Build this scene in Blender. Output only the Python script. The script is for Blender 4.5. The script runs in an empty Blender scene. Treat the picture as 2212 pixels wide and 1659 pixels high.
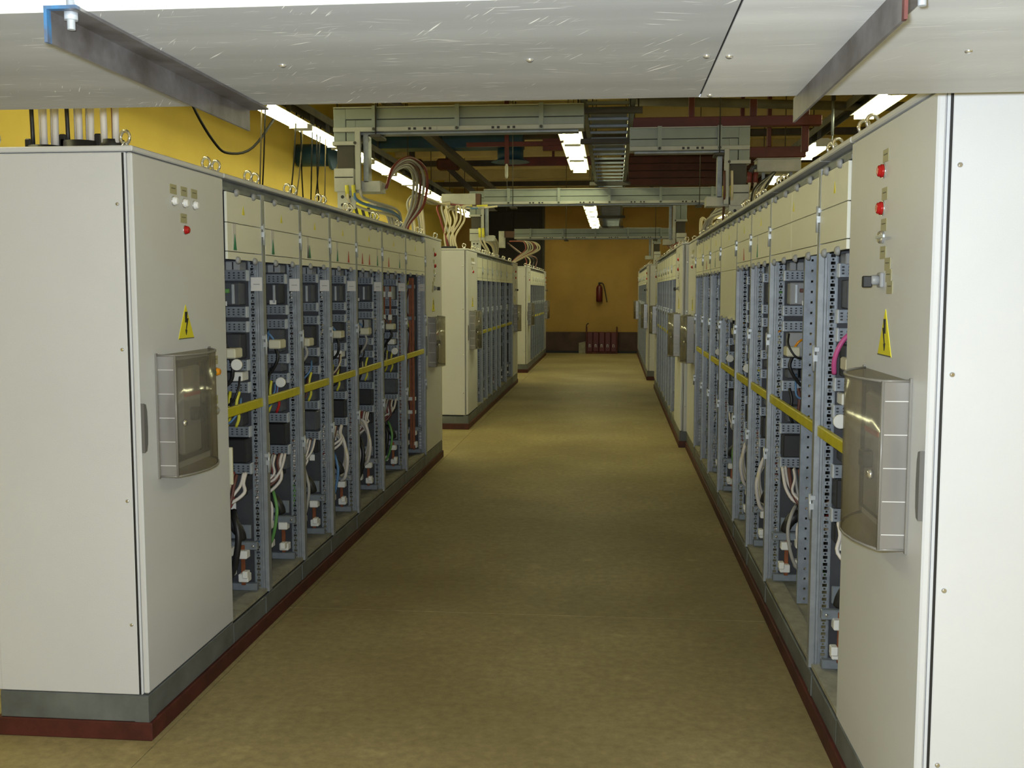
import bpy, bmesh, math, random
from mathutils import Vector, Matrix

# ------------------------------------------------------------------ camera, world, flash, exposure
scene = bpy.context.scene
COL = scene.collection
PI = math.pi

CAM_H = 1.6564
cam_d = bpy.data.cameras.new('camera')
cam_d.sensor_fit = 'HORIZONTAL'; cam_d.sensor_width = 36.0
cam_d.lens = 36.0 * 2228.3 / 2212.0
cam_d.clip_start = 0.05; cam_d.clip_end = 100
cam = bpy.data.objects.new('camera', cam_d); COL.objects.link(cam)
cam.rotation_mode = 'XYZ'
cam.location = (0, 0, CAM_H)
cam.matrix_world = (Matrix.Translation((0, 0, CAM_H)) @ Matrix.Rotation(0.097, 4, 'Z')
                    @ Matrix.Rotation(PI / 2 - 0.0893, 4, 'X') @ Matrix.Rotation(-0.0003, 4, 'Z'))
scene.camera = cam

world = bpy.data.worlds.new('world'); scene.world = world
world.use_nodes = True
world.node_tree.nodes['Background'].inputs[0].default_value = (0.02, 0.018, 0.012, 1)
world.node_tree.nodes['Background'].inputs[1].default_value = 0.3

flash_d = bpy.data.lights.new('camera_flash', 'POINT')      # the camera's own flash, above the lens
flash_d.energy = 380; flash_d.color = (0.84, 0.925, 1.0); flash_d.shadow_soft_size = 0.025
flash = bpy.data.objects.new('camera_flash', flash_d); COL.objects.link(flash)
flash.location = (-0.03, 0.02, CAM_H + 0.045)

TUBE_STRENGTH = 36.0
TUBE_COLOR = (0.96, 0.93, 0.52, 1)

vs = scene.view_settings
vs.view_transform = 'Standard'; vs.look = 'None'; vs.gamma = 1.0
vs.exposure = 0.0; vs.use_curve_mapping = False

RNG = random.Random(7)

# ------------------------------------------------------------------ materials
MATS = {}
def mat(name, col, rough=0.5, metal=0.0, var=0.0, vscale=8.0, bump=0.0, bscale=40.0, spec=0.5, var_col=None):
    if name in MATS: return MATS[name]
    m = bpy.data.materials.new(name); m.use_nodes = True
    nt = m.node_tree; N = nt.nodes; L = nt.links
    b = N['Principled BSDF']
    b.inputs['Base Color'].default_value = (*col, 1)
    b.inputs['Roughness'].default_value = rough
    b.inputs['Metallic'].default_value = metal
    b.inputs['Specular IOR Level'].default_value = spec
    if var or bump:
        tc = N.new('ShaderNodeTexCoord')
    if var:
        nz = N.new('ShaderNodeTexNoise'); nz.inputs['Scale'].default_value = vscale
        nz.inputs['Detail'].default_value = 5; nz.inputs['Roughness'].default_value = 0.6
        L.new(tc.outputs['Object'], nz.inputs['Vector'])
        rp = N.new('ShaderNodeValToRGB')
        rp.color_ramp.elements[0].position = 0.32; rp.color_ramp.elements[1].position = 0.68
        a = var_col if var_col else tuple(c * (1 - var) for c in col)
        rp.color_ramp.elements[0].color = (*a, 1)
        rp.color_ramp.elements[1].color = (*[min(1, c * (1 + var * (0 if var_col else .6))) for c in col], 1)
        L.new(nz.outputs['Fac'], rp.inputs['Fac']); L.new(rp.outputs['Color'], b.inputs['Base Color'])
    if bump:
        n2 = N.new('ShaderNodeTexNoise'); n2.inputs['Scale'].default_value = bscale; n2.inputs['Detail'].default_value = 3
        L.new(tc.outputs['Object'], n2.inputs['Vector'])
        bp = N.new('ShaderNodeBump'); bp.inputs['Strength'].default_value = bump; bp.inputs['Distance'].default_value = 0.01
        L.new(n2.outputs['Fac'], bp.inputs['Height']); L.new(bp.outputs['Normal'], b.inputs['Normal'])
    MATS[name] = m
    return m

def emit_mat(name, col, strength):
    m = bpy.data.materials.new(name); m.use_nodes = True
    nt = m.node_tree; nt.nodes.clear()
    o = nt.nodes.new('ShaderNodeOutputMaterial'); e = nt.nodes.new('ShaderNodeEmission')
    e.inputs[0].default_value = col; e.inputs[1].default_value = strength
    nt.links.new(e.outputs[0], o.inputs[0]); MATS[name] = m
    return m

def clear_mat(name, tint, gloss, rough, milk=.27, milk_col=(.42, .40, .35)):
    m = bpy.data.materials.new(name); m.use_nodes = True
    nt = m.node_tree; nt.nodes.clear(); N = nt.nodes; L = nt.links
    o = N.new('ShaderNodeOutputMaterial'); t = N.new('ShaderNodeBsdfTransparent'); g = N.new('ShaderNodeBsdfGlossy')
    d = N.new('ShaderNodeBsdfDiffuse'); mx = N.new('ShaderNodeMixShader'); mx2 = N.new('ShaderNodeMixShader')
    t.inputs[0].default_value = (*tint, 1); g.inputs['Roughness'].default_value = rough
    g.inputs[0].default_value = (.9, .9, .9, 1); d.inputs[0].default_value = (*milk_col, 1)
    mx.inputs[0].default_value = gloss; mx2.inputs[0].default_value = milk
    L.new(t.outputs[0], mx2.inputs[1]); L.new(d.outputs[0], mx2.inputs[2])
    L.new(mx2.outputs[0], mx.inputs[1]); L.new(g.outputs[0], mx.inputs[2]); L.new(mx.outputs[0], o.inputs[0])
    MATS[name] = m
    return m

mat('cab', (.62, .635, .66), .42, 0, .04, 1.2, .06, 260)
mat('cover', (.77, .785, .70), .45, 0, .03, 2.0)
mat('zinc', (.245, .275, .31), .45, .45, .25, 14)
mat('zinc_bright', (.54, .58, .62), .38, .5, .1, 20)
mat('zinc_dull', (.22, .25, .28), .5, .4, .25, 9)
mat('zinc_post', (.32, .345, .37), .42, .45, .15, 20)
mat('chrome', (.75, .76, .78), .18, .9)
mat('plinth', (.14, .155, .155), .5, .1, .3, 5, .05, 60)
mat('sill', (.34, .33, .25), .7, 0, .3, 12)
mat('redbase', (.085, .016, .011), .6, 0, .45, 7, .1, 50)
mat('redsteel', (.095, .012, .011), .55, 0, .35, 4)
mat('redtray', (.075, .018, .013), .6, 0, .4, 3)
mat('black', (.012, .012, .013), .5)
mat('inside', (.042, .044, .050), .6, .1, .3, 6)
mat('device', (.07, .075, .085), .45, 0, .2, 20)
mat('device_l', (.30, .31, .32), .45)
mat('device_w', (.72, .72, .68), .45)
mat('beige', (.62, .60, .45), .55)
mat('copper', (.30, .10, .045), .40, .5, .3, 12)
mat('brown_link', (.10, .045, .025), .5)
mat('yellow', (.52, .47, .015), .45, 0, .15, 12)
mat('yellow_sign', (.75, .68, .03), .45)
mat('tape', (.62, .58, .06), .5)
mat('green', (.01, .20, .09), .5)
mat('red', (.45, .02, .02), .35)
mat('redlamp', (.42, .01, .012), .2)
mat('orange', (.75, .28, .01), .3)
mat('whitelamp', (.85, .86, .88), .25)
mat('frame_plastic', (.22, .21, .19), .3)
mat('label', (.62, .61, .60), .6)
mat('tag', (.38, .36, .22), .5)
mat('print', (.10, .10, .07), .6)
mat('handle', (.13, .13, .13), .45)
mat('c_white', (.62, .58, .54), .5)
mat('c_cream', (.60, .54, .38), .5)
mat('c_grey', (.36, .35, .32), .5)
mat('c_black', (.015, .015, .016), .45)
mat('wire_black', (.010, .010, .010), .85, 0, 0, 8, 0, 40, .1)
mat('c_red', (.20, .035, .032), .5)
mat('c_brown', (.12, .045, .035), .5)
mat('c_blue', (.10, .22, .42), .5)
mat('c_green', (.12, .30, .08), .5)
mat('c_pink', (.50, .08, .25), .5)
mat('busway', (.22, .255, .23), .42, .2, .12, 3)
mat('busway_l', (.36, .37, .33), .42, .2, .1, 4)
mat('white_box', (.44, .45, .41), .5, 0, .15, 6)
mat('ladder', (.19, .21, .20), .45, .4, .3, 5)
mat('lamp_body', (.70, .70, .62), .45)
mat('dark_steel', (.05, .045, .035), .6, .1, .3, 4)
mat('tray', (.13, .125, .10), .6, .2, .3, 4)
mat('blue_duct', (.008, .055, .12), .5, 0, .3, 2)
mat('bluepaint', (.03, .14, .30), .5, 0, .5, 30, 0, 40, .5, (.07, .06, .06))
mat('rope', (.06, .045, .02), .7)
mat('extinguisher', (.10, .010, .010), .35)
mat('dado', (.075, .04, .034), .6, 0, .35, 3)
mat('gate', (.02, .019, .018), .6, .1, .3, 2)
mat('ceiling', (.74, .64, .37), .85, 0, .15, 1.2, .1, 12)
mat('rib', (.56, .48, .28), .85, 0, .2, 1.5)
mat('wall', (.52, .385, .065), .8, 0, .10, .9, .08, 18)
mat('wall_back', (.42, .265, .075), .8, 0, .14, 1.1, .08, 18)
emit_mat('tube', TUBE_COLOR, TUBE_STRENGTH)
emit_mat('bulb', (1, .9, .6, 1), 6)
clear_mat('clear', (.66, .63, .56), .10, .12)
clear_mat('flashlit', (.62, .60, .57), .12, .22, .40, (.46, .45, .44))  # milky plastic whose pale colour also holds the flash's reflection

def floor_mat():
    m = bpy.data.materials.new('floor'); m.use_nodes = True
    nt = m.node_tree; N = nt.nodes; L = nt.links; b = N['Principled BSDF']
    tc = N.new('ShaderNodeNewGeometry')
    n1 = N.new('ShaderNodeTexNoise'); n1.inputs['Scale'].default_value = .8; n1.inputs['Detail'].default_value = 6
    n2 = N.new('ShaderNodeTexNoise'); n2.inputs['Scale'].default_value = 22; n2.inputs['Detail'].default_value = 8; n2.inputs['Roughness'].default_value = .7
    n3 = N.new('ShaderNodeTexNoise'); n3.inputs['Scale'].default_value = 5; n3.inputs['Detail'].default_value = 4
    for n in (n1, n2, n3): L.new(tc.outputs['Position'], n.inputs['Vector'])
    r1 = N.new('ShaderNodeValToRGB'); r1.color_ramp.elements[0].position = .3; r1.color_ramp.elements[1].position = .72
    r1.color_ramp.elements[0].color = (.275, .22, .095, 1); r1.color_ramp.elements[1].color = (.445, .37, .18, 1)
    r2 = N.new('ShaderNodeValToRGB'); r2.color_ramp.elements[0].position = .3; r2.color_ramp.elements[1].position = .7
    r2.color_ramp.elements[0].color = (.68, .68, .68, 1); r2.color_ramp.elements[1].color = (1.1, 1.1, 1.1, 1)
    r3 = N.new('ShaderNodeValToRGB'); r3.color_ramp.elements[0].position = .62; r3.color_ramp.elements[1].position = .80
    r3.color_ramp.elements[0].color = (1, 1, 1, 1); r3.color_ramp.elements[1].color = (1.35, 1.35, 1.4, 1)
    L.new(n1.outputs['Fac'], r1.inputs[0]); L.new(n2.outputs['Fac'], r2.inputs[0]); L.new(n3.outputs['Fac'], r3.inputs[0])
    mx = N.new('ShaderNodeMix'); mx.data_type = 'RGBA'; mx.blend_type = 'MULTIPLY'; mx.inputs[0].default_value = 1
    my = N.new('ShaderNodeMix'); my.data_type = 'RGBA'; my.blend_type = 'MULTIPLY'; my.inputs[0].default_value = 1
    L.new(r1.outputs[0], mx.inputs[6]); L.new(r2.outputs[0], mx.inputs[7])
    L.new(mx.outputs[2], my.inputs[6]); L.new(r3.outputs[0], my.inputs[7])
    L.new(my.outputs[2], b.inputs['Base Color'])
    b.inputs['Roughness'].default_value = .55; b.inputs['Specular IOR Level'].default_value = .35
    bp = N.new('ShaderNodeBump'); bp.inputs['Strength'].default_value = .12; bp.inputs['Distance'].default_value = .01
    L.new(n2.outputs['Fac'], bp.inputs['Height']); L.new(bp.outputs['Normal'], b.inputs['Normal'])
    MATS['floor'] = m
floor_mat()

def sheet_mat(name, base, scratch, rough, seed):
    m = bpy.data.materials.new(name); m.use_nodes = True
    nt = m.node_tree; N = nt.nodes; L = nt.links; b = N['Principled BSDF']
    tc = N.new('ShaderNodeTexCoord')
    def mapping(sc, rot):
        ro = N.new('ShaderNodeMapping'); ro.inputs['Rotation'].default_value = (0, 0, rot); ro.inputs['Location'].default_value = (seed, seed * .37, 0)
        mp = N.new('ShaderNodeMapping'); mp.inputs['Scale'].default_value = sc
        L.new(tc.outputs['Object'], ro.inputs['Vector']); L.new(ro.outputs[0], mp.inputs['Vector']); return mp
    fac = None
    # long thin marks in several directions, each broken up by a mask
    for sc, rot, lo, mk in (((7, 190, 1), .06, .665, .48), ((9, 230, 1), -.25, .675, .50), ((9, 210, 1), 1.05, .675, .51), ((10, 240, 1), .45, .68, .51), ((3.5, 90, 1), .9, .68, .55)):
        mp = mapping(sc, rot)
        n = N.new('ShaderNodeTexNoise'); n.inputs['Scale'].default_value = 1.0; n.inputs['Detail'].default_value = 2; n.inputs['Distortion'].default_value = .25
        L.new(mp.outputs[0], n.inputs['Vector'])
        r = N.new('ShaderNodeMapRange'); r.inputs['From Min'].default_value = lo; r.inputs['From Max'].default_value = lo + .04
        L.new(n.outputs['Fac'], r.inputs['Value'])
        mp2 = mapping((3.5, 3.5, 1), rot * 3 + 1)
        k = N.new('ShaderNodeTexNoise'); k.inputs['Scale'].default_value = 1.0; k.inputs['Detail'].default_value = 1
        L.new(mp2.outputs[0], k.inputs['Vector'])
        r2 = N.new('ShaderNodeMapRange'); r2.inputs['From Min'].default_value = mk; r2.inputs['From Max'].default_value = mk + .08
        L.new(k.outputs['Fac'], r2.inputs['Value'])
        mu = N.new('ShaderNodeMath'); mu.operation = 'MULTIPLY'; L.new(r.outputs[0], mu.inputs[0]); L.new(r2.outputs[0], mu.inputs[1])
        if fac is None: fac = mu
        else:
            ad = N.new('ShaderNodeMath'); ad.operation = 'MAXIMUM'; L.new(fac.outputs[0], ad.inputs[0]); L.new(mu.outputs[0], ad.inputs[1]); fac = ad
    mp = mapping((.6, 9, 1), 0)
    nb = N.new('ShaderNodeTexNoise'); nb.inputs['Scale'].default_value = 1.0; nb.inputs['Detail'].default_value = 4
    L.new(mp.outputs[0], nb.inputs['Vector'])
    rp = N.new('ShaderNodeValToRGB'); rp.color_ramp.elements[0].position = .3; rp.color_ramp.elements[1].position = .7
    rp.color_ramp.elements[0].color = (*[c * .88 for c in base], 1); rp.color_ramp.elements[1].color = (*[c * 1.08 for c in base], 1)
    L.new(nb.outputs['Fac'], rp.inputs[0])
    mx = N.new('ShaderNodeMix'); mx.data_type = 'RGBA'; L.new(fac.outputs[0], mx.inputs[0])
    L.new(rp.outputs[0], mx.inputs[6]); mx.inputs[7].default_value = (*scratch, 1)
    L.new(mx.outputs[2], b.inputs['Base Color'])
    b.inputs['Roughness'].default_value = rough; b.inputs['Metallic'].default_value = .08
    MATS[name] = m
sheet_mat('sheet_a', (.39, .40, .415), (.95, .95, .95), .5, 0.0)
sheet_mat('sheet_b', (.58, .59, .605), (.82, .82, .82), .45, 5.3)
mat('sheet_side', (.72, .75, .71), .5, .1, .05, 2)
mat('raw_steel', (.22, .21, .215), .42, .55, .45, 9, 0, 40, .5, (.09, .075, .065))
mat('brace_dark', (.05, .042, .038), .6, .1, .3, 6)

# ------------------------------------------------------------------ mesh helpers
class MB:
    def __init__(s): s.v = []; s.f = []; s.sm = []
    def box(s, x0, x1, y0, y1, z0, z1):
        i = len(s.v)
        s.v += [(x0, y0, z0), (x1, y0, z0), (x1, y1, z0), (x0, y1, z0), (x0, y0, z1), (x1, y0, z1), (x1, y1, z1), (x0, y1, z1)]
        for q in ((0, 3, 2, 1), (4, 5, 6, 7), (0, 1, 5, 4), (1, 2, 6, 5), (2, 3, 7, 6), (3, 0, 4, 7)):
            s.f.append(tuple(i + k for k in q)); s.sm.append(False)
        return s
    def cbox(s, x0, x1, y0, y1, z0, z1, c=.004):
        """box with all edges chamfered"""
        bm = bmesh.new(); bmesh.ops.create_cube(bm, size=1)
        for v in bm.verts:
            v.co = Vector(((x0 + x1) / 2 + v.co.x * (x1 - x0), (y0 + y1) / 2 + v.co.y * (y1 - y0), (z0 + z1) / 2 + v.co.z * (z1 - z0)))
        bmesh.ops.bevel(bm, geom=bm.edges[:], offset=c, segments=1, affect='EDGES', profile=.5)
        i = len(s.v); bm.verts.index_update()
        s.v += [tuple(v.co) for v in bm.verts]
        for f in bm.faces: s.f.append(tuple(i + v.index for v in f.verts)); s.sm.append(False)
        bm.free(); return s
    def tube(s, pts, r, n=6, closed=False, cap=True):
        pts = [Vector(p) for p in pts]; rings = []; m = len(pts)
        up = None
        for k, p in enumerate(pts):
            if closed: t = (pts[(k + 1) % m] - pts[k - 1])
            else: t = pts[min(k + 1, m - 1)] - pts[max(k - 1, 0)]
            t.normalize()
            if up is None:
                up = Vector((0, 0, 1)) if abs(t.z) < .9 else Vector((1, 0, 0))
            a = up - t * up.dot(t)
            if a.length < 1e-4: a = t.orthogonal()
            a.normalize(); b = t.cross(a); up = a
            i = len(s.v)
            rr = r[k] if isinstance(r, (list, tuple)) else r
            s.v += [tuple(p + (a * math.cos(2 * PI * j / n) + b * math.sin(2 * PI * j / n)) * rr) for j in range(n)]
            rings.append(i)
        for k in range(m if closed else m - 1):
            A, B = rings[k], rings[(k + 1) % m]
            for j in range(n):
                s.f.append((A + j, A + (j + 1) % n, B + (j + 1) % n, B + j)); s.sm.append(True)
        if cap and not closed:
            s.f.append(tuple(rings[0] + j for j in range(n))[::-1]); s.sm.append(False)
            s.f.append(tuple(rings[-1] + j for j in range(n))); s.sm.append(False)
        return s
    def lathe(s, prof, o=(0, 0, 0), axis='Z', n=16):
        """prof: list of (radius, height) along axis"""
        i = len(s.v); m = len(prof)
        for (r, h) in prof:
            for j in range(n):
                c, d = r * math.cos(2 * PI * j / n), r * math.sin(2 * PI * j / n)
                p = {'Z': (c, d, h), 'Y': (c, h, d), 'X': (h, c, d)}[axis]
                s.v.append((o[0] + p[0], o[1] + p[1], o[2] + p[2]))
        for k in range(m - 1):
            for j in range(n):
                s.f.append((i + k * n + j, i + k * n + (j + 1) % n, i + (k + 1) * n + (j + 1) % n, i + (k + 1) * n + j)); s.sm.append(True)
        s.f.append(tuple(i + j for j in range(n))); s.sm.append(False)
        s.f.append(tuple(i + (m - 1) * n + j for j in range(n))); s.sm.append(False)
        return s
    def prism(s, poly, a, b, axis='Y'):
        """2-D polygon extruded from a to b. axis Y: poly=(x,z); X: poly=(y,z); Z: poly=(x,y)"""
        i = len(s.v); n = len(poly)
        for h in (a, b):
            for (p, q) in poly:
                s.v.append({'Y': (p, h, q), 'X': (h, p, q), 'Z': (p, q, h)}[axis])
        s.f.append(tuple(i + k for k in range(n))); s.sm.append(False)
        s.f.append(tuple(i + n + k for k in range(n))[::-1]); s.sm.append(False)
        for k in range(n):
            s.f.append((i + k, i + (k + 1) % n, i + n + (k + 1) % n, i + n + k)); s.sm.append(False)
        return s
    def perf(s, x0, x1, z0, z1, nx, nz, y=0.0, hx=.5, hz=.5, depth=.006):
        """plate in the xz plane facing -y with a grid of punched holes"""
        dx = (x1 - x0) / nx; dz = (z1 - z0) / nz
        for a in range(nx):
            for b in range(nz):
                X0, Z0 = x0 + a * dx, z0 + b * dz; X1, Z1 = X0 + dx, Z0 + dz
                cx, cz = (X0 + X1) / 2, (Z0 + Z1) / 2; p, q = dx * hx / 2, dz * hz / 2
                i = len(s.v)
                O = [(X0, Z0), (X1, Z0), (X1, Z1), (X0, Z1)]; I = [(cx - p, cz - q), (cx + p, cz - q), (cx + p, cz + q), (cx - p, cz + q)]
                s.v += [(u, y, w) for u, w in O] + [(u, y, w) for u, w in I] + [(u, y + depth, w) for u, w in I]
                for k in range(4):
                    l = (k + 1) % 4
                    s.f.append((i + k, i + l, i + 4 + l, i + 4 + k)); s.f.append((i + 4 + k, i + 4 + l, i + 8 + l, i + 8 + k)); s.sm += [False, False]
        return s
    def data(s, name, m, mirror=False, recalc=True):
        me = bpy.data.meshes.new(name)
        v = [(-x, y, z) for x, y, z in s.v] if mirror else s.v
        me.from_pydata(v, [], s.f)
        me.polygons.foreach_set('use_smooth', s.sm)
        if recalc:
            bm = bmesh.new(); bm.from_mesh(me); bmesh.ops.recalc_face_normals(bm, faces=bm.faces[:]); bm.to_mesh(me); bm.free()
        me.materials.append(MATS[m]); me.update()
        return me

def link(name, data, parent=None, loc=(0, 0, 0), rotz=0.0):
    o = bpy.data.objects.new(name, data); COL.objects.link(o)
    o.parent = parent; o.location = loc
    if rotz: o.rotation_euler = (0, 0, rotz)
    return o
def tag(o, label, cat, group=None):
    o['label'] = label; o['category'] = cat
    if group: o['group'] = group
    return o
def thing(name, label, cat, loc=(0, 0, 0), rotz=0.0, group=None):
    return tag(link(name, None, None, loc, rotz), label, cat, group)
def struct(name, mb, m, label=None):
    o = link(name, mb.data(name, m)); o['kind'] = 'structure'
    if label: o['label'] = label
    return o
def add(name, mb, m, parent, loc=(0, 0, 0), label=None):
    o = link(name, mb.data(name, m), parent, loc)
    if label: o['label'] = label
    return o
def smooth_path(pts, seg=5):
    P = [Vector(p) for p in pts]; out = []
    P = [P[0] * 2 - P[1]] + P + [P[-1] * 2 - P[-2]]
    for k in range(1, len(P) - 2):
        a, b, c, d = P[k - 1], P[k], P[k + 1], P[k + 2]
        for j in range(seg):
            t = j / seg
            out.append(.5 * ((2 * b) + (c - a) * t + (2 * a - 5 * b + 4 * c - d) * t * t + (3 * b - a - 3 * c + d) * t ** 3))
    out.append(P[-2]); return out
def ordinal(k): return ['first', 'second', 'third', 'fourth', 'fifth', 'sixth', 'seventh', 'eighth', 'ninth', 'tenth', 'eleventh', 'twelfth', 'thirteenth', 'fourteenth'][k]

# ------------------------------------------------------------------ the hall
XW0, XW1, YB, YF, ZC = -4.3, 3.7, 27.95, -3.0, 4.6
fl = struct('floor', MB().box(XW0, XW1, YF, YB, -.12, -.012), 'sill')
ys = [YF, 5.17, 10.99, 16.6, 22.3, YB]; xs = [XW0, -1.66, .95, XW1]
for a in range(3):
    for b in range(5):
        g = .0022
        add('slab', MB().box(xs[a] + (g if a else 0), xs[a + 1] - (g if a < 2 else 0), ys[b] + (g if b else 0), ys[b + 1] - (g if b < 4 else 0), -.012, 0), 'floor', fl)
struct('wall_left', MB().box(XW0 - .2, XW0, YF, YB, 0, ZC), 'wall')
struct('wall_right', MB().box(XW1, XW1 + .2, YF, YB, 0, ZC), 'wall')
struct('wall_back', MB().box(XW0 - .2, XW1 + .2, YB, YB + .2, 0, ZC), 'wall_back')
struct('wall_front', MB().box(XW0 - .2, XW1 + .2, YF - .2, YF, 0, ZC), 'wall')
ce = struct('ceiling', MB().box(XW0 - .2, XW1 + .2, YF - .2, YB + .2, ZC, ZC + .2), 'ceiling')
rib = MB().prism([(-.16, 0), (-.11, -.3), (.11, -.3), (.16, 0)], XW0, XW1, 'X').data('rib', 'rib')
for k in range(15): link('rib', rib, ce, (0, -1.5 + 2.0 * k, ZC))
struct('trim_1', MB().box(XW0, XW1, YB - .025, YB, .07, .57), 'dado')
struct('shadow_strip_back', MB().box(XW0, XW1, YB - .04, YB, 0, .07), 'black')  # black strip paints the shadow along the foot of the back wall
# dark steel gate in the back wall
gt = MB()
door = struct('door_1', gt.box(-3.50, -1.89, YB - .06, YB, 0, 3.95), 'gate')
add('door_frame', MB().box(-3.56, -3.50, YB - .09, YB, 0, 4.01).box(-1.89, -1.83, YB - .09, YB, 0, 4.01).box(-3.56, -1.83, YB - .09, YB, 3.95, 4.01), 'dark_steel', door)
for x in (-3.42, -2.66):
    add('panel', MB().cbox(x, x + .70, YB - .075, YB - .058, .2, 3.8, .006), 'gate', door)

# ------------------------------------------------------------------ foreground sheet-metal duct with its two hanger angles
DY0, DY1, DZ = 1.54, 2.33, 2.08
d = thing('sheet_metal_duct', 'grey sheet metal duct crossing the aisle overhead in front of the cabinets', 'duct', (0, 0, DZ))
add('bottom_sheet', MB().box(-4.25, .183, DY0, DY1, 0, .003), 'sheet_a', d, label='scratched dull aluminium sheet')
add('bottom_sheet', MB().box(.1865, 3.65, DY0, DY1, -.0015, .0015), 'sheet_b', d, label='brighter aluminium sheet')
add('seam_strip', MB().box(.13, .24, DY0 + .02, DY1 - .02, .003, .006), 'black', d)
add('side_sheet', MB().box(-4.25, 3.65, DY0 - .002, DY0, .0, .40), 'sheet_side', d)
add('side_sheet', MB().box(-4.25, 3.65, DY1, DY1 + .002, .0, .40), 'sheet_a', d)
add('top_sheet', MB().box(-4.25, 3.65, DY0, DY1, .40, .403), 'sheet_a', d)
riv = MB().lathe([(.0072, .002), (.0072, -.001), (.006, -.003), (.0035, -.0045)], n=10).data('rivet', 'chrome')
for (x, y) in ((-.155, 1.93), (.165, 1.93), (.205, 1.93), (.205, 2.30), (.62, 1.93), (-.62, 1.93), (1.05, 1.93)):
    link('rivet', riv, d, (x, y, 0 if x < .185 else -.0015))

def angle(name, label, x, sgn, y0, y1, m, end):
    t = thing(name, label, 'bracket', (x, 0, DZ - .0005))
    leg = [(0, 0), (0, -.052), (.005 * sgn, -.052), (.005 * sgn, -.005), (.05 * sgn, -.005), (.05 * sgn, 0)]
    add('angle_iron', MB().prism(leg, y0 + .012, y1, 'Y'), m, t)
    add('painted_end', MB().prism([(p * 1.02, q * 1.02) for p, q in leg], y0, y0 + .012, 'Y'), end, t, label='painted end')
    bx = .03 * sgn
    add('threaded_rod', MB().lathe([(.006, -.03), (.006, 2.5)], (bx, y0 + .024, 0), n=10), 'zinc_bright', t)
    add('nut', MB().lathe([(.011, -.016), (.011, -.005)], (bx, y0 + .024, 0), n=6), 'zinc_bright', t)
    return t
angle('angle_bracket', 'raw steel hanger angle with blue painted end under the duct, beside the wide sheet', -.845, 1, 1.50, 2.365, 'raw_steel', 'bluepaint')
angle('angle_bracket', 'raw steel hanger angle under the brighter duct sheet near the rivets', .392, 1, 1.49, 2.365, 'raw_steel', 'redbase')

# ------------------------------------------------------------------ cabinets
CACHE = {}
class Cab:
    def __init__(s, side, xp, y0, y1, root):
        s.side = side; s.w = y1 - y0; s.root = root; s.mir = side == 'R'
        if side == 'L': root.location = (xp, y0, 0); root.rotation_euler = (0, 0, PI / 2)
        else: root.location = (xp, y1, 0); root.rotation_euler = (0, 0, -PI / 2)
    def part(s, name, key, build, m, loc=(0, 0, 0), parent=None, label=None, asym=True):
        """loc=(n, depth, z): n runs from the end nearest the camera"""
        k = (name, key, m, s.mir and asym)
        if k not in CACHE: CACHE[k] = build().data(name, m, s.mir and asym)
        n = loc[0]
        if s.mir: n = (s.w - n) if parent is None else -n
        o = link(name, CACHE[k], parent or s.root, (n, loc[1], loc[2]))
        if label: o['label'] = label
        return o

def eye():
    mb = MB(); mb.tube([(0.008 * math.cos(a) , .021 * math.cos(a), .036 + .023 * math.sin(a)) for a in [2 * PI * k / 14 for k in range(14)]], .0062, 6, closed=True)
    mb.lathe([(.017, 0), (.017, .006), (.010, .012), (.008, .018)], n=10); return mb
def lightning():
    p = [(-.010, .062), (.012, .062), (.006, .036), (.020, .036), (-.001, -.010), (.006, -.010), (-.004, -.030), (-.012, -.008), (-.006, -.010), (.004, .020), (-.012, .020)]
    return MB().prism(p, -.0018, 0, 'Y')
def tri(w, h, t=.002): return MB().prism([(-w / 2, 0), (w / 2, 0), (0, h)], -t, 0, 'Y')

def clear_cover():
    """plan profile (n, -protrusion): flat wall near the camera, then a bulging curve back to the door"""
    prof = [(0, 0), (0, -.072), (.05, -.094), (.11, -.112), (.18, -.121), (.25, -.118), (.32, -.102), (.39, -.075), (.45, -.042), (.50, 0)]
    mb = MB(); i = 0
    H = .455
    mb.v += [(a, b, 0) for a, b in prof] + [(a, b, H) for a, b in prof]
    n = len(prof)
    for k in range(1, n - 1): mb.f.append((k, k + 1, n + k + 1, n + k)); mb.sm.append(True)
    mb.f.append(tuple(range(n))[::-1]); mb.f.append(tuple(range(n, 2 * n))); mb.sm += [False, False]
    return mb
def cover_frame():
    prof = [(0, 0), (0, -.072), (.05, -.094), (.11, -.112), (.18, -.121), (.25, -.118), (.32, -.102), (.39, -.075), (.45, -.042), (.50, 0)]
    mb = MB(); H = .455
    for z in (0, H): mb.tube([(a, b, z) for a, b in prof], .0042, 5)
    for a, b in ((0, -.002), (0, -.072), (.498, -.002)): mb.tube([(a, b, 0), (a, b, H)], .0045, 5)
    mb.box(-.012, .0, -.006, 0, -.008, H + .008).box(.5, .512, -.006, 0, -.008, H + .008)
    return mb
def cover_ribs():
    mb = MB()
    for k in range(5): mb.box(-.0015, .0015, -.066, -.006, .04 + k * .09, .0425 + k * .09)
    return mb

def lamp_cap(r=.0165, h=.016): return MB().lathe([(r * 1.18, 0), (r * 1.18, -.006), (r, -.006), (r, -h * .8), (r * .7, -h)], axis='Y', n=14)

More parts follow.
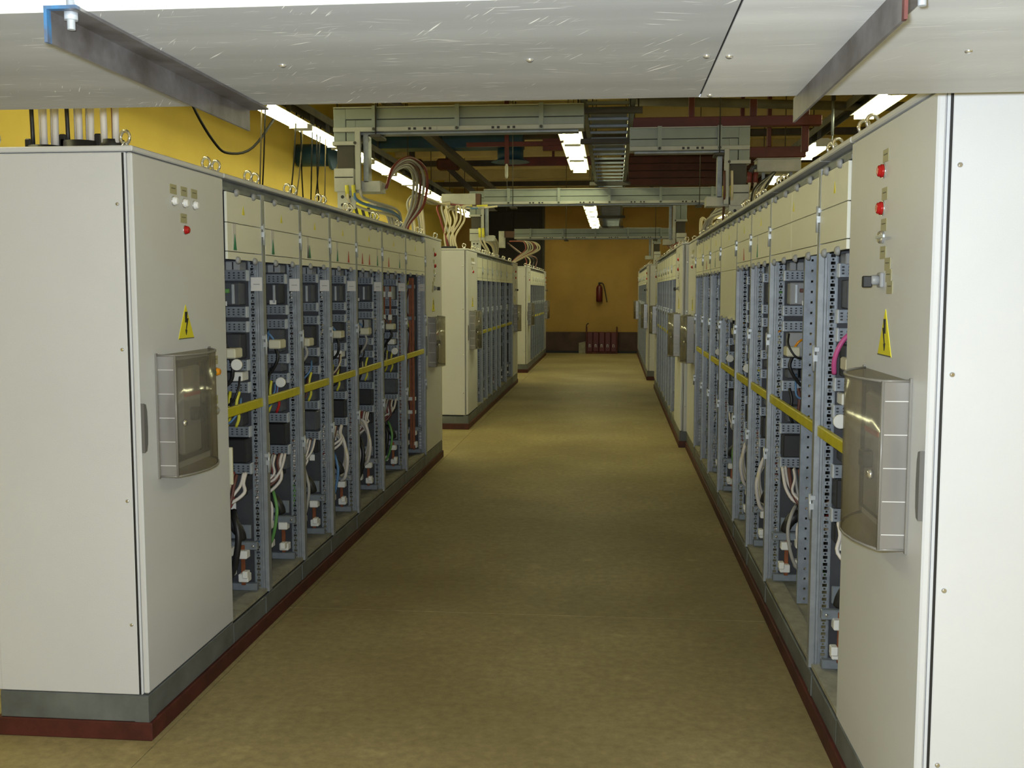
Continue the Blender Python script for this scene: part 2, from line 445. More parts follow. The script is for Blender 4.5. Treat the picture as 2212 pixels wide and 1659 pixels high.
def door_cabinet(side, xp, y0, y1, label, group, variant, near=True):
    t = thing('door_cabinet', label, 'cabinet', group=group); c = Cab(side, xp, y0, y1, t); w = c.w; W = round(w, 3)
    D = .60
    c.part('body', W, lambda: MB().cbox(.003, w - .003, .024, D - .003, .172, 2.148, .004), 'cab')
    c.part('door', W, lambda: MB().cbox(.002, w - .003, 0, .022, .178, 2.146, .005), 'cab')
    c.part('roof', W, lambda: MB().cbox(-.002, w + .002, -.004, D, 2.150, 2.170, .004), 'cab')
    sp = c.part('side_panel', 0, lambda: MB().cbox(-.004, .003, .036, D - .03, .176, 2.145, .002), 'cab')
    c.part('seam', 0, lambda: MB().box(-.0015, .003, .030, .036, .176, 2.145), 'black')
    for z in (1.965, 1.45, .90, .44):
        c.part('bolt', 0, lambda: MB().lathe([(.0068, 0), (.0068, -.003), (.004, -.005)], axis='X', n=10), 'chrome', (-.004, .055, z))
    pl = c.part('plinth', W, lambda: MB().cbox(.0, w, .002, D - .02, .07, .171, .003), 'plinth')
    c.part('plinth_corner', 0, lambda: MB().box(-.0025, .055, -.001, .0015, .071, .169).box(-.0025, 0, -.001, .055, .071, .169), 'plinth')
    for n, ly in ((.06, .05), (w - .06, .05), (.06, D - .06)):
        c.part('lifting_eye', 0, eye, 'chrome', (n, ly, 2.17))
    # recessed edge handle
    c.part('door_handle', 0, lambda: MB().prism([(.0, -.09), (0, .09), (.018, .085), (.026, .06), (.029, 0), (.026, -.06), (.018, -.085)], -.012, .001, 'Y'), 'handle', (.008, 0, 1.165))
    # warning triangle
    if variant in 'ab':
        s_ = c.part('warning_sign', 0, lambda: tri(.15, .135), 'yellow_sign', (.425, 0, 1.47))
        c.part('lightning_symbol', 0, lightning, 'black', (0, -.002, .045), parent=s_)
        c.part('sign_border', 0, lambda: MB().box(-.074, .074, -.0026, -.0018, 0, .0035), 'print', (0, 0, 0), parent=s_)
    def plate(n, z, k=2):
        p = c.part('name_plate', 0, lambda: MB().cbox(-.031, .031, -.0022, 0, -.0185, .0185, .0008), 'tag', (n, 0, z))
        c.part('print_line', k, lambda: MB().box(-.019, .019, -.0028, -.0021, .002, .005), 'print', (0, 0, 0), parent=p)
    def button(n, z, m, r=.0165):
        p = c.part('indicator_lamp', (m, r), lambda: lamp_cap(r), m, (n, -.004, z))
        c.part('lamp_ring', r, lambda: MB().lathe([(r * 1.35, 0), (r * 1.35, -.004)], axis='Y', n=14), 'chrome', (0, .004, 0), parent=p)
    def key(n, z):
        p = c.part('key_switch', 0, lambda: MB().lathe([(.019, 0), (.019, -.010), (.015, -.014)], axis='Y', n=14), 'chrome', (n, 0, z))
        c.part('key', 0, lambda: MB().cbox(-.075, .006, -.020, -.013, -.005, .005, .001), 'zinc_bright', (0, 0, 0), parent=p)  # key drawn out along the door to imitate the chrome's reflection
    if variant == 'a':
        for n in (.34, .44, .54): plate(n, 2.05); button(n, 2.005, 'whitelamp', .0145)
        plate(.43, 1.945); button(.44, 1.90, 'redlamp', .014)
        plate(.715, 1.365); button(.725, 1.315, 'orange', .014); button(.672, 1.315, 'green', .014)
        plate(.705, 1.195); key(.705, 1.15)
    else:
        for z in (2.05, 1.94, 1.85, 1.77): plate(.475, z)
        button(.495, 2.008, 'redlamp', .0165); button(.495, 1.90, 'redlamp', .0165)
        key(.485, 1.815)
        for n, z in ((.42, 1.735), (.405, 1.702), (.39, 1.668)): plate(n, z)
        p = c.part('rotary_switch', 0, lambda: MB().cbox(-.022, .022, -.012, 0, -.022, .022, .003).lathe([(.015, -.012), (.015, -.03), (.012, -.034)], axis='Y', n=12), 'device_l', (.475, 0, 1.69))
        c.part('switch_lever', 0, lambda: MB().cbox(-.008, .008, -.058, -.03, -.022, .012, .003), 'black', (0, 0, 0), parent=p)
    # breaker window with clear cover
    cn, cz = .145, .965
    br = c.part('breaker', 0, lambda: MB().cbox(.10, .46, -.020, 0, .03, .425, .004), 'device', (cn, 0, cz), label='dark breaker front')
    c.part('breaker_face', 0, lambda: MB().cbox(.13, .30, -.045, -.02, .06, .40, .006), 'device_l', (0, 0, 0), parent=br)
    c.part('breaker_stripe', 0, lambda: MB().box(.14, .29, -.048, -.044, .285, .30), 'red', (0, 0, 0), parent=br)
    c.part('breaker_toggle', 0, lambda: MB().cbox(.19, .24, -.075, -.044, .19, .24, .004), 'black', (0, 0, 0), parent=br)
    for k in range(3):
        c.part('breaker_groove', k, lambda: MB().box(.33 + .035 * k, .345 + .035 * k, -.028, -.019, .05, .41), 'black', (0, 0, 0), parent=br)
    cc = c.part('clear_cover', 0, clear_cover, 'clear', (cn, -.0005, cz), label='clear smoky plastic cover')
    c.part('cover_wall', 0, lambda: MB().box(-.001, .001, -.072, 0, 0, .455), 'flashlit', (0, 0, 0), parent=cc, label='frosted near wall of the cover, glare painted in')
    c.part('cover_frame', 0, cover_frame, 'frame_plastic', (0, 0, 0), parent=cc)
    c.part('cover_rib', 0, cover_ribs, 'label', (0, 0, 0), parent=cc)
    c.part('cover_lock', 0, lambda: MB().lathe([(.013, 0), (.013, -.006), (.008, -.012)], axis='Y', n=12), 'chrome', (.03, -.088, .20), parent=cc)
    return t

RAILS = (1.73, 1.56, 1.488, 1.30, 1.195, .975, .80)
def swap(mb):
    mb.v = [(y, x, z) for x, y, z in mb.v]; return mb
def rail_mesh():
    """channel running into the cabinet, its punched web facing along the row"""
    mb = MB().perf(.0, .36, -.018, .018, 15, 3, 0, .40, .52, .0015)
    mb.box(0, .36, -.0005, .0015, .018, .025).box(0, .36, -.0005, .0015, -.025, -.018)
    mb.box(0, .36, .0, .03, .0235, .025).box(0, .36, .0, .03, -.025, -.0235)
    return swap(mb)
def rail_cap(): return MB().cbox(-.002, .034, -.006, .004, -.027, .027, .003)
def post_mesh():
    # rolled profile (n, depth): smooth nose on the aisle side, grooves on the side facing along the row
    p = [(-.021, -.004), (-.021, .013), (-.012, .0145), (-.012, .0185), (-.019, .020), (-.019, .0245), (-.012, .026), (-.012, .030), (-.018, .0315), (-.018, .036), (.021, .036), (.021, -.004)]
    return MB().prism(p, .172, 2.12, 'Z')
def strip_mesh():
    mb = MB(); z = .19; k = 0
    while z < 1.80:
        big = k % 2 == 0
        mb.perf(.0, .030, z, z + .014, 1, 1, 0, .58 if big else .26, .86 if big else .55, .0012); z += .014; k += 1
    mb.box(-.001, .0, -.001, .012, .19, 1.81).box(.030, .033, -.006, .012, .19, 1.81)
    return swap(mb)
def round_strip():
    mb = MB().perf(.0, .055, .3, 1.81, 1, 34, 0, .16, .22, .002)
    mb.box(-.004, .0, -.002, .02, .3, 1.81).box(.055, .058, -.002, .02, .3, 1.81); return swap(mb)
def clip(): return MB().lathe([(.017, 0), (.017, -.008), (.010, -.016)], axis='Y', n=10)
def hinge(): return MB().box(-.010, .012, -.012, .004, -.012, .012).lathe([(.006, -.05), (.006, .05)], (-.004, -.009, 0), n=8).cbox(-.010, .010, -.010, .012, .024, .044, .002)

def bay(side, xp, y0, y1, label, group, idx, detail, arrows=(), low_cover=False, split_cover=False, busbars=False, cut=None, special=None):
    t = thing('switchgear_bay', label, 'switchgear', group=group); c = Cab(side, xp, y0, y1, t); w = c.w; W = round(w, 3)
    rng = random.Random(idx * 31 + (side == 'R') * 7 + int(xp * 1000) % 13)
    D = .60
    # shell
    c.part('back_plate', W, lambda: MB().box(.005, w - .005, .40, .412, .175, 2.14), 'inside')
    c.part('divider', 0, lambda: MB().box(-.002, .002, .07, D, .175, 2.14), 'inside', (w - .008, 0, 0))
    c.part('roof', W, lambda: MB().cbox(.001, w - .001, -.006, D, 2.150, 2.170, .004), 'cab')
    c.part('top_rail', W, lambda: MB().box(.0, w, .03, .06, 2.118, 2.148).box(0, w, .0, .05, 2.098, 2.112), 'zinc_dull')
    c.part('plinth', W, lambda: MB().cbox(.001, w - .001, .002, D - .02, .07, .160, .003), 'plinth')
    c.part('plinth_clip', 0, lambda: MB().box(-.03, .03, -.001, .003, .073, .158), 'plinth', (w - .035, 0, 0))
    c.part('sill', W, lambda: MB().box(.0, w - .025, .007, .085, .171, .188).box(0, w, .03, .40, .165, .171), 'sill')
    c.part('shadow_gap', W, lambda: MB().box(0, w, .010, .04, .158, .171), 'black')
    for n, ly in ((.05, .05), (w - .05, .05)):
        c.part('lifting_eye', 0, eye, 'chrome', (n, ly, 2.17))
    # posts
    c.part('post', 0, post_mesh, 'zinc_post', (w, 0, 0))
    c.part('perforated_strip', 0, strip_mesh, 'zinc', (w - .017, .036, 0))
    if split_cover:
        c.part('round_hole_strip', 0, round_strip, 'zinc', (.41, .026, 0))
    for z in ((1.93, 1.40, .82) if detail else (1.93, 1.40)):
        c.part('hinge', 0, hinge, 'zinc_bright', (w - .016, -.004, z))
    # covers
    zc0 = 1.80
    x0, x1 = .026, w - .03
    halves = ((x0, (x0 + x1) / 2 - .0015), ((x0 + x1) / 2 + .0015, x1)) if split_cover else ((x0, x1),)
    for (a, b) in halves:
        for (z0, z1) in (((1.963, 2.095), (1.836, 1.960), (1.80, 1.833)) if not low_cover else ((1.963, 2.095), (1.80, 1.960), (1.47, 1.797))):
            c.part('cover_panel', (W, round(a, 3), z0), lambda: MB().cbox(a, b, -.004, .008, z0, z1, .0012), 'cover')
    zb = 1.47 if low_cover else 1.80
    if detail:
        nc = 4 if w > 1 else (3 if w > .65 else 2)
        for k in range(nc):
            n = x0 + (x1 - x0) * (k + .5) / nc
            c.part('clip', 0, clip, 'device_l', (n, -.003, zb - .002)); c.part('clip', 0, clip, 'device_l', (n, -.003, 2.098))
        c.part('warning_sticker', 0, lambda: tri(.034, .042, .001), 'yellow_sign', (.46 * w, -.004, 2.005))
        for (fr, colr, tagged) in arrows:
            if tagged: c.part('paper_tag', 0, lambda: MB().box(-.022, .022, -.0008, 0, -.06, .06), 'label', (fr * w, -.004, 1.90))
            c.part('arrow_sticker', colr, lambda: tri(.038, .072, .0016), colr, (fr * w + .004, -.0048, 1.842))
        if side == 'L':
          p = c.part('label_plate', 0, lambda: MB().box(-.001, .0, .0, .056, -.033, .033), 'label', (w - .023, .0, 1.693 + .0))
          c.part('print_line', 'l', lambda: MB().box(-.0016, -.0009, .012, .044, -.003, .001), 'device_l', (0, 0, 0), parent=p)
    if low_cover: zs = [z for z in RAILS if z < 1.45]
    else: zs = list(RAILS)
    # channels and bars at the far jamb, seen face on along the aisle
    nj = w - .085
    if not busbars:
        for z in zs:
            dz = rng.uniform(-.006, .006); dn = rng.uniform(-.02, .01)
            rl = c.part('cross_rail', 0, rail_mesh, 'zinc', (nj + dn, .058, z + dz))
            if detail: c.part('rail_cap', 0, rail_cap, 'zinc_bright', (0, 0, 0), parent=rl)
    c.part('yellow_bar', W, lambda: MB().cbox(.0, w - .024, 0, .020, -.022, .022, .004), 'yellow', (.0, .006, 1.118))
    tbz = .42 + rng.uniform(-.01, .01)
    tbr = c.part('tray_bar', 0, lambda: MB().cbox(0, .03, .0, .36, -.020, .020, .004), 'zinc_dull', (nj - .03, .022, tbz))
    c.part('tray_bolt', 0, lambda: MB().lathe([(.007, 0), (.007, -.004), (.004, -.006)], axis='X', n=8), 'chrome', (0, .02, 0), parent=tbr)
    c.part('bottom_rail', 0, lambda: MB().cbox(0, .03, .03, .38, -.018, .018, .003), 'zinc_dull', (nj - .02, 0, .215))
    # busbars with insulators at the foot
    for k, (ly, z1, z2) in enumerate(((.088, .385, .27), (.155, .40, .30), (.058, .30, None)) if detail else ((.09, .385, .27),)):
        n = nj - .05 - .035 * k + rng.uniform(-.02, .01)
        if z2: c.part('busbar', 0, lambda: MB().cbox(0, .008, -.010, .010, -.10, .10, .0015), 'copper', (n + .03, ly + .006, (z1 + z2) / 2))
        c.part('insulator', k == 2, (lambda: MB().cbox(0, .04, -.013, .013, -.017, .017, .003)) if k == 2 else (lambda: MB().cbox(0, .05, -.025, .025, -.020, .020, .004)), 'device_w', (n, ly, z1))
        if z2: c.part('insulator', False, lambda: MB().cbox(0, .05, -.025, .025, -.020, .020, .004), 'device_w', (n, ly - .004, z2))
    # devices between the channels: name, depth 0..1, z, height, thickness along the row
    def dev(ly0, ly1, z0, z1, m, dn=0.0, name='switch_device'):
        key = (round(ly1 - ly0, 3), round(z1 - z0, 3))
        return c.part(name, key, lambda: MB().cbox(0, .09, 0, ly1 - ly0, 0, z1 - z0, .004), m, (nj - .035 + dn, ly0, z0))
    if busbars:
        for k, ly in enumerate((.075, .105, .20)):
            c.part('busbar', 'tall', lambda: MB().cbox(0, .012, -.011, .011, .25, 1.78, .002), 'copper', (nj - .12 + .03 * k, ly, 0))
        c.part('mounting_plate', W, lambda: MB().box(.0, .004, .09, .38, .5, 1.70), 'device_l', (nj + .03, 0, 0))
        for z in (1.70, 1.42, .70, .58):
            c.part('bus_support', 0, lambda: MB().cbox(0, .03, .06, .36, -.016, .016, .003), 'device_w' if z < 1 else 'zinc_dull', (nj - .10, 0, z))
        for k, (m, r) in enumerate((('c_black', .013), ('tape', .007), ('c_brown', .010))):
            pts = [(nj - .05, .15 - .03 * k, 1.76), (nj - .07, .20 - .02 * k, 1.52), (nj - .05, .17 - .03 * k, 1.40), (nj - .06, .08 + .02 * k, 1.2), (nj - .06, .09 + .03 * k, .9), (nj - .05, .12, .6)]
            c.part('cable', (idx, side, xp, 'v', k), lambda: MB().tube(smooth_path(pts, 4), r, 6), m)
    elif detail:
        if not low_cover:
            d_ = dev(.075, .145, 1.757, 1.80, 'device_l'); c.part('terminal_slot', 0, lambda: MB().box(-.002, 0, .030, .036, .004, .040), 'black', (0, 0, 0), parent=d_)
            d_ = dev(.155, .23, 1.757, 1.80, 'device_l', .01); c.part('terminal_slot', 0, lambda: MB().box(-.002, 0, .030, .036, .004, .040), 'black', (0, 0, 0), parent=d_)
            ca, cb = rng.choice([('device_l', 'device'), ('device', 'inside'), ('device', 'device_l'), ('inside', 'device')])
            d_ = dev(.08, .155, 1.592, 1.70, ca, name='contactor')
            c.part('contactor_bar', 0, lambda: MB().cbox(-.006, 0, .022, .036, .006, .10, .002), 'zinc_bright', (0, 0, 0), parent=d_)
            d_ = dev(.165, .26, 1.592, 1.695, cb, .01, name='contactor')
            c.part('contactor_bar', 1, lambda: MB().cbox(-.004, 0, .03, .044, .006, .095, .002), 'device_w', (0, 0, 0), parent=d_)
            if rng.random() < .7: c.part('paper_tag', 's', lambda: MB().box(-.001, 0, -.018, .018, -.011, .011), 'device_w', (nj - .036, .10 + .08 * rng.random(), 1.60))
            c.part('terminal_knob', rng.random() < .5, lambda: MB().cbox(-.02, 0, -.012, .012, -.010, .010, .003), rng.choice(['red', 'tape', 'c_green', 'c_brown', 'orange']), (nj - .034, .09 + .10 * rng.random(), 1.665 - .05 * rng.random()))
        dev(.08, .15, 1.335, 1.455, rng.choice(['device', 'inside', 'device_l']), name='breaker_unit')
        dev(.16, .25, 1.335, 1.45, rng.choice(['device', 'inside', 'beige']), .02, name='breaker_unit')
        dev(.075, .13, 1.228, 1.272, rng.choice(['device', 'device_w', 'inside', 'device_w']))
        dev(.14, .24, 1.228, 1.27, rng.choice(['device', 'inside']), .01)
        dev(.08, .16, 1.01, 1.09, rng.choice(['device', 'inside', 'zinc_dull']), .0, 'breaker_unit')
        dev(.17, .27, 1.01, 1.15, rng.choice(['device', 'inside']), .02, 'breaker_unit')
        dev(.065, .26, .832, .945, rng.choice(['black', 'device', 'black']), .0, 'breaker_unit')
        for k, m in enumerate(rng.sample(['yellow', 'red', 'c_brown', 'c_black', 'tape'], 3)):
            c.part('wire_lug', (k, m), lambda: MB().tube(smooth_path([(0, 0, .17), (-.015, .01 - .008 * k, .11), (-.01, .0, .05), (.0, .02, 0)], 3), .008, 6), m, (nj - .05, .085 + .045 * k, 1.01))
        # relay hanging out, its lead and its round sticker
        rl_ = .065 + .03 * rng.random(); rz = 1.37 + rng.uniform(-.02, .02)
        c.part('relay', 0, lambda: MB().cbox(-.07, .03, -.032, .034, -.024, .024, .006), 'beige', (nj - .05, rl_ + .02, rz))
        c.part('relay_wire', idx % 3, lambda: MB().tube(smooth_path([(-.05, .0, -.02), (-.06, -.015, -.07), (-.05, .015 * (idx % 3), -.13), (-.03, .06, -.17), (0, .12, -.15)]), .009, 6), rng.choice(['c_black', 'c_grey', 'c_cream', 'c_black']), (nj - .05, rl_ + .02, rz))
        c.part('relay_lead', 0, lambda: MB().tube(smooth_path([(-.04, .01, .02), (-.05, .03, .05), (-.02, .07, .06), (.02, .11, .03)]), .006, 6), rng.choice(['c_brown', 'c_blue', 'orange', 'c_black']), (nj - .05, rl_ + .02, rz))
        if special == 'disc' or rng.random() < .3:
            c.part('round_tag', 0, lambda: MB().lathe([(.027, 0), (.027, -.012), (.024, -.014)], axis='X', n=18), 'device_w', (nj - .13, .062 if special == 'disc' else .05, 1.315 if special == 'disc' else 1.18))
    else:
        for z0, z1, m in ((1.592, 1.70, 'device'), (1.335, 1.45, 'device_l'), (1.01, 1.15, 'device'), (.832, .945, 'black')):
            dev(.07, .26, z0, z1, m)
    if detail and not busbars:
        c.part('foot_plate', 0, lambda: MB().cbox(0, .012, 0, .30, 0, .07, .003), 'zinc_dull', (nj + .02, .07, .445))
        dev(.10, .20, .655, .765, rng.choice(['device', 'inside', 'zinc_dull']), .05, 'terminal_block')
        dev(.07, .10, .69, .765, rng.choice(['black', 'device']), .04, 'terminal_block')
        dev(.185, .26, .54, .62, rng.choice(['device', 'device_l', 'black']), .04, 'terminal_block')
        if rng.random() < .6: c.part('paper_tag', 't', lambda: MB().box(-.001, 0, -.016, .016, -.018, .018), 'device_w', (nj - .02, .09 + .06 * rng.random(), .60 + .1 * rng.random()))
    if detail and (idx in (0, 1, 4, 5) if side == 'L' else idx in (1, 2)):
        c.part('plastic_strip', 0, lambda: MB().cbox(-.008, .008, .0, .026, -.085, .085, .003), 'beige', (.045, .004, .875))
    # cables sweeping below the lowest channel
    if detail and not busbars:
        pal = ['c_white', 'c_white', 'c_brown', 'c_white', 'c_grey', 'c_red', 'c_white', 'c_white']
        for k in range(13):
            a = .066 + .0125 * k + rng.uniform(-.005, .005); n0 = nj - .04 - rng.uniform(0, .12); sg = rng.choice([-1, 1, 1])
            r = rng.choice([.007, .008, .009]); sag = .11 + .010 * k + rng.uniform(-.03, .05)
            pts = [(n0 + .03, a, .785), (n0, a + .002, .74), (n0 - .03, a + .012 * sg, .785 - sag * .75), (n0 - .05, a + .05, .785 - sag * 1.15), (n0 - .03, a + .12, .785 - sag * 1.2), (n0, a + .2, .785 - sag)]
            c.part('cable', (idx, side, xp, k), lambda: MB().tube(smooth_path(pts, 4), r, 6), pal[k % 8])
        for k in range(5):
            z0 = rng.choice([1.15, 1.45, 1.25, 1.17]); a = .07 + .12 * rng.random(); n0 = nj - .06 - .05 * rng.random()
            m = rng.choice(['c_black', 'c_black', 'c_brown', 'c_grey', 'c_blue', 'c_cream'])
            pts = [(n0 + .03, a, z0), (n0 - .02, a - .01, z0 - .05), (n0 - .03, a + .04 * rng.random(), z0 - .11), (n0, a + .09, z0 - .12 - .05 * rng.random())]
            c.part('cable', (idx, side, xp, 'm', k), lambda: MB().tube(smooth_path(pts, 4), .0055, 5), m)
        for k, m in enumerate(rng.sample(['c_black', 'c_blue', 'c_green', 'c_white', 'c_grey', 'c_black'], 4)):
            a = .06 + .035 * k + .02 * rng.random(); n0 = nj - .10 - .08 * rng.random()
            pts = [(n0 + .06, a + .06, .60), (n0, a + .03, .57 - .02 * k), (n0 - .02, a + .01, .50), (n0 - .02, a + .02, .41), (n0, a + .05, .32), (n0 + .02, a + .1, .26)]
            c.part('cable', (idx, side, xp, 'b', k), lambda: MB().tube(smooth_path(pts, 4), .016 if m == 'c_black' else .009, 7), m)
        if rng.random() < .8:
            c.part('cable_sleeve', 0, lambda: MB().tube(smooth_path([(0, .16, 0), (-.03, .09, .02), (-.04, .05, -.01), (-.03, .03, -.06)], 4), [.028, .03, .032, .032, .03, .03, .03, .028, .028, .026, .026, .024, .02], 8), 'c_black', (nj - .06, .04, .53))
    if special == 'copper':
        for k in range(2):
            c.part('busbar', 'hot', lambda: MB().cbox(0, .01, -.008, .008, 1.40, 1.70, .002), 'copper', (nj - .06, .10 + .05 * k, 0))
            for z in (1.635, 1.45): c.part('insulator', 'hot', lambda: MB().cbox(0, .02, -.015, .015, -.022, .022, .003), 'device_w', (nj - .075, .10 + .05 * k, z))
    if special == 'pink':
        c.part('cable', 'pink', lambda: MB().tube(smooth_path([(.36, .16, 1.50), (.35, .11, 1.505), (.34, .075, 1.49), (.34, .048, 1.45), (.35, .035, 1.40), (.37, .04, 1.35)], 5), .0095, 8), 'c_pink', label='pink cable')
    if special == 'loops':
        for k, m in enumerate(('c_white', 'c_cream', 'c_white')):
            pts = [(nj - .02, .17, .62), (nj - .05, .15, .70 + .02 * k), (nj - .08, .09 - .01 * k, .74 - .03 * k), (nj - .10, .045 - .008 * k, .66 - .04 * k), (nj - .08, .05, .55 - .05 * k), (nj - .04, .09, .47 - .03 * k)]
            c.part('cable', ('loop', k), lambda: MB().tube(smooth_path(pts, 5), .011, 7), m)
    return t

def ch(k): return ordinal(k)
# bay boundaries along the hall for each row
ROWS = {
 'L1': ('L', -1.690, [3.54, 4.40, 4.90, 5.50, 6.09, 6.73, 7.50, 8.37, 9.25, 10.16], True, 'left front row'),
 'L2': ('L', -1.722, [12.24, 13.12, 13.64, 14.19, 14.75, 15.36, 15.89, 16.78, 17.80, 18.75], False, 'left middle row'),
 'L3': ('L', -1.730, [21.00, 21.85, 22.45, 23.05, 23.65, 24.25, 24.85, 25.50, 26.20, 26.95], False, 'left back row'),
 'R1': ('R', .788, [2.66, 3.58, 4.09, 5.32, 6.04, 6.73, 7.70, 8.50, 9.17, 9.95, 10.95], True, 'right front row'),
 'R2': ('R', .722, [11.02, 12.05, 12.80, 13.50, 14.10, 14.70, 15.40, 16.15, 16.95, 17.85], False, 'right middle row'),
 'R3': ('R', .655, [19.45, 20.40, 21.2, 22.0, 22.8, 23.6, 24.4, 25.2, 26.2, 27.2], False, 'right back row'),
}
ARW = {('L1', 0): [(.22, 'green', 1)], ('L1', 1): [(.22, 'green', 1)], ('L1', 2): [(.22, 'device', 1), (.27, 'green', 0)],
       ('L1', 3): [(.24, 'green', 1), (.66, 'red', 0)], ('L1', 4): [(.2, 'red', 0), (.46, 'red', 0), (.78, 'green', 1)],
       ('L1', 5): [(.24, 'red', 0), (.70, 'green', 1)], ('R1', 2): [(.62, 'green', 1)], ('R1', 3): [(.45, 'red', 0)],
       ('R1', 5): [(.5, 'green', 1)], ('R1', 6): [(.5, 'red', 0)]}
for key_, (side, xp, ys_, det, rname) in ROWS.items():
    n = len(ys_) - 1
    # painted steel base under the whole row
    a, b = ys_[0] + .0, ys_[-1]
    if side == 'L': mb = MB().cbox(xp - .6, xp + .010, a - .006, b + .004, 0, .0695, .004)
    else: mb = MB().cbox(xp - .010, xp + .6, a - .006, b + .004, 0, .0695, .004)
    tag(link('base_frame', mb.data('base_frame', 'redbase')), 'dark red painted steel base under the cabinets of the ' + rname, 'base frame', 'steel bases of the cabinet rows')
    def lab_door(end):
        return {'near': 'grey door cabinet with white pilot lamps at the near end of the ' + rname if side == 'L' or key_ != 'R1' else 'large grey door cabinet with two red pilot lamps, near end of right front row',
                'far': 'grey door cabinet with clear cover at the far end of the ' + rname}[end]
    lbl = lab_door('near')
    if key_ in ('R2', 'R3'): lbl = 'grey door cabinet with red pilot lamps at the near end of the ' + rname
    door_cabinet(side, xp, ys_[0], ys_[1], lbl, 'door cabinets of the ' + rname, 'a' if side == 'L' else 'b')
    for k in range(1, n - 1):
        i = k - 1
        sp = None
        if key_ == 'L1': sp = {0: 'disc', 3: 'loops', 4: 'loops', 5: 'copper'}.get(i)
        if key_ == 'R1': sp = {0: 'pink', 2: 'loops', 3: 'loops'}.get(i)
        extra = {('L1', 6): 'open switchgear bay with tall copper busbars, last bay of the left front row',
                 ('R1', 1): 'wide open switchgear bay with split cover panels, second bay of right front row',
                 ('R1', 4): 'open switchgear bay with a second cover panel below, fifth bay of the right front row'}.get((key_, i))
        lab = extra or ('open switchgear bay, ' + ch(i) + ' from the near door cabinet in the ' + rname)
        bay(side, xp, ys_[k], ys_[k + 1], lab, 'open bays of the ' + rname, i, det, ARW.get((key_, i), ()),
            low_cover=(key_, i) == ('R1', 4), split_cover=(key_, i) == ('R1', 1), busbars=(key_, i) in (('L1', 6),), special=sp)
    door_cabinet(side, xp, ys_[-2], ys_[-1], lab_door('far'), 'door cabinets of the ' + rname, 'b' if side == 'L' else 'a')

# ------------------------------------------------------------------ fluorescent lamps
def lamp_parts():
    L = 1.22
    body = MB().prism([(-.04, .06), (.04, .06), (.13, 0.012), (.125, .008), (.04, .028), (-.04, .028), (-.125, .008), (-.13, .012)], -L / 2, L / 2, 'Y').data('housing', 'lamp_body')
    tube = MB().lathe([(.015, -.585), (.015, .585)], axis='Y', n=10).data('tube', 'tube')
    capm = MB().box(-.09, .09, -.012, .012, -.028, .03).data('end_cap', 'lamp_body')
    return body, tube, capm
LB, LT, LC = lamp_parts()
def lamp(x, y, z, label, group):
    t = thing('fluorescent_lamp', label, 'lamp', (x, y, z), 0, group)
    link('housing', LB, t)
    for s in (-1, 1):
        link('tube', LT, t, (s * .062, 0, -.006)); link('end_cap', LC, t, (0, s * .60, 0))
    return t
for i in range(14):
    lamp(-3.08, 4.01 + 1.36 * i, 3.28, ordinal(i) + ' twin tube lamp from the near end of the lamp line beside left wall', 'lamp line beside the left wall')
for i, y in enumerate((-1.0, 10.95, 12.33, 13.72, 20.6, 22.0, 23.4, 24.8, 26.2)):  # the first, unseen behind the camera, is added to brighten the near doors
    lamp(-.46, y, 3.30, ordinal(i) + ' twin tube lamp from the near end of the lamp line over the aisle', 'lamp line over the aisle')
for i, y in enumerate((3.45, 6.45, 9.45, 12.45, 15.4, 18.4, 22.6)):
    lamp(2.31, y, 3.28, ordinal(i) + ' twin tube lamp from the near end of the lamp line behind right cabinets', 'lamp line behind the right cabinets')
# dark channels the lamps hang from
for x, yy0, yy1, z, lab in ((-3.08, 3.0, 24.0, 3.42, 'dark steel channel carrying the lamp line beside the left wall'),
                            (2.31, 2.0, 24.5, 3.42, 'dark steel channel carrying the lamp line behind the right cabinets'),):
    t = thing('lamp_channel', lab, 'channel', (x, 0, z))
    add('channel', MB().box(-.07, .07, yy0, yy1, .07, .076).box(-.07, -.064, yy0, yy1, 0, .07).box(.064, .07, yy0, yy1, 0, .07), 'tray', t)
    k = 0
    while yy0 + .5 + 2 * k < yy1:
        add('hanger', MB().box(-.006, .006, yy0 + .5 + 2 * k, yy0 + .512 + 2 * k, .076, ZC - z), 'dark_steel', t); k += 1
    for i in range(14 if x < 0 else 7):
        y = 4.01 + 1.36 * i if x < 0 else (3.45, 6.45, 9.45, 12.45, 15.4, 18.4, 22.6)[i]
        add('lamp_clip', MB().box(-.02, .02, y - .3, y - .28, 3.325 - z, .072).box(-.02, .02, y + .28, y + .3, 3.325 - z, .072), 'tray', t)
for i, y in enumerate((-1.0, 10.95, 12.33, 13.72, 20.6, 22.0, 23.4, 24.8, 26.2)):  # the first wire holds the added lamp behind the camera
    tag(link('suspension_wire', MB().tube([(-.46, y - .4, 3.34), (-.46, y - .4, ZC)], .004, 5).data('suspension_wire', 'c_black')), 'thin wire holding up the ' + ordinal(i) + ' lamp over the aisle', 'wire', 'suspension wires of the aisle lamps')

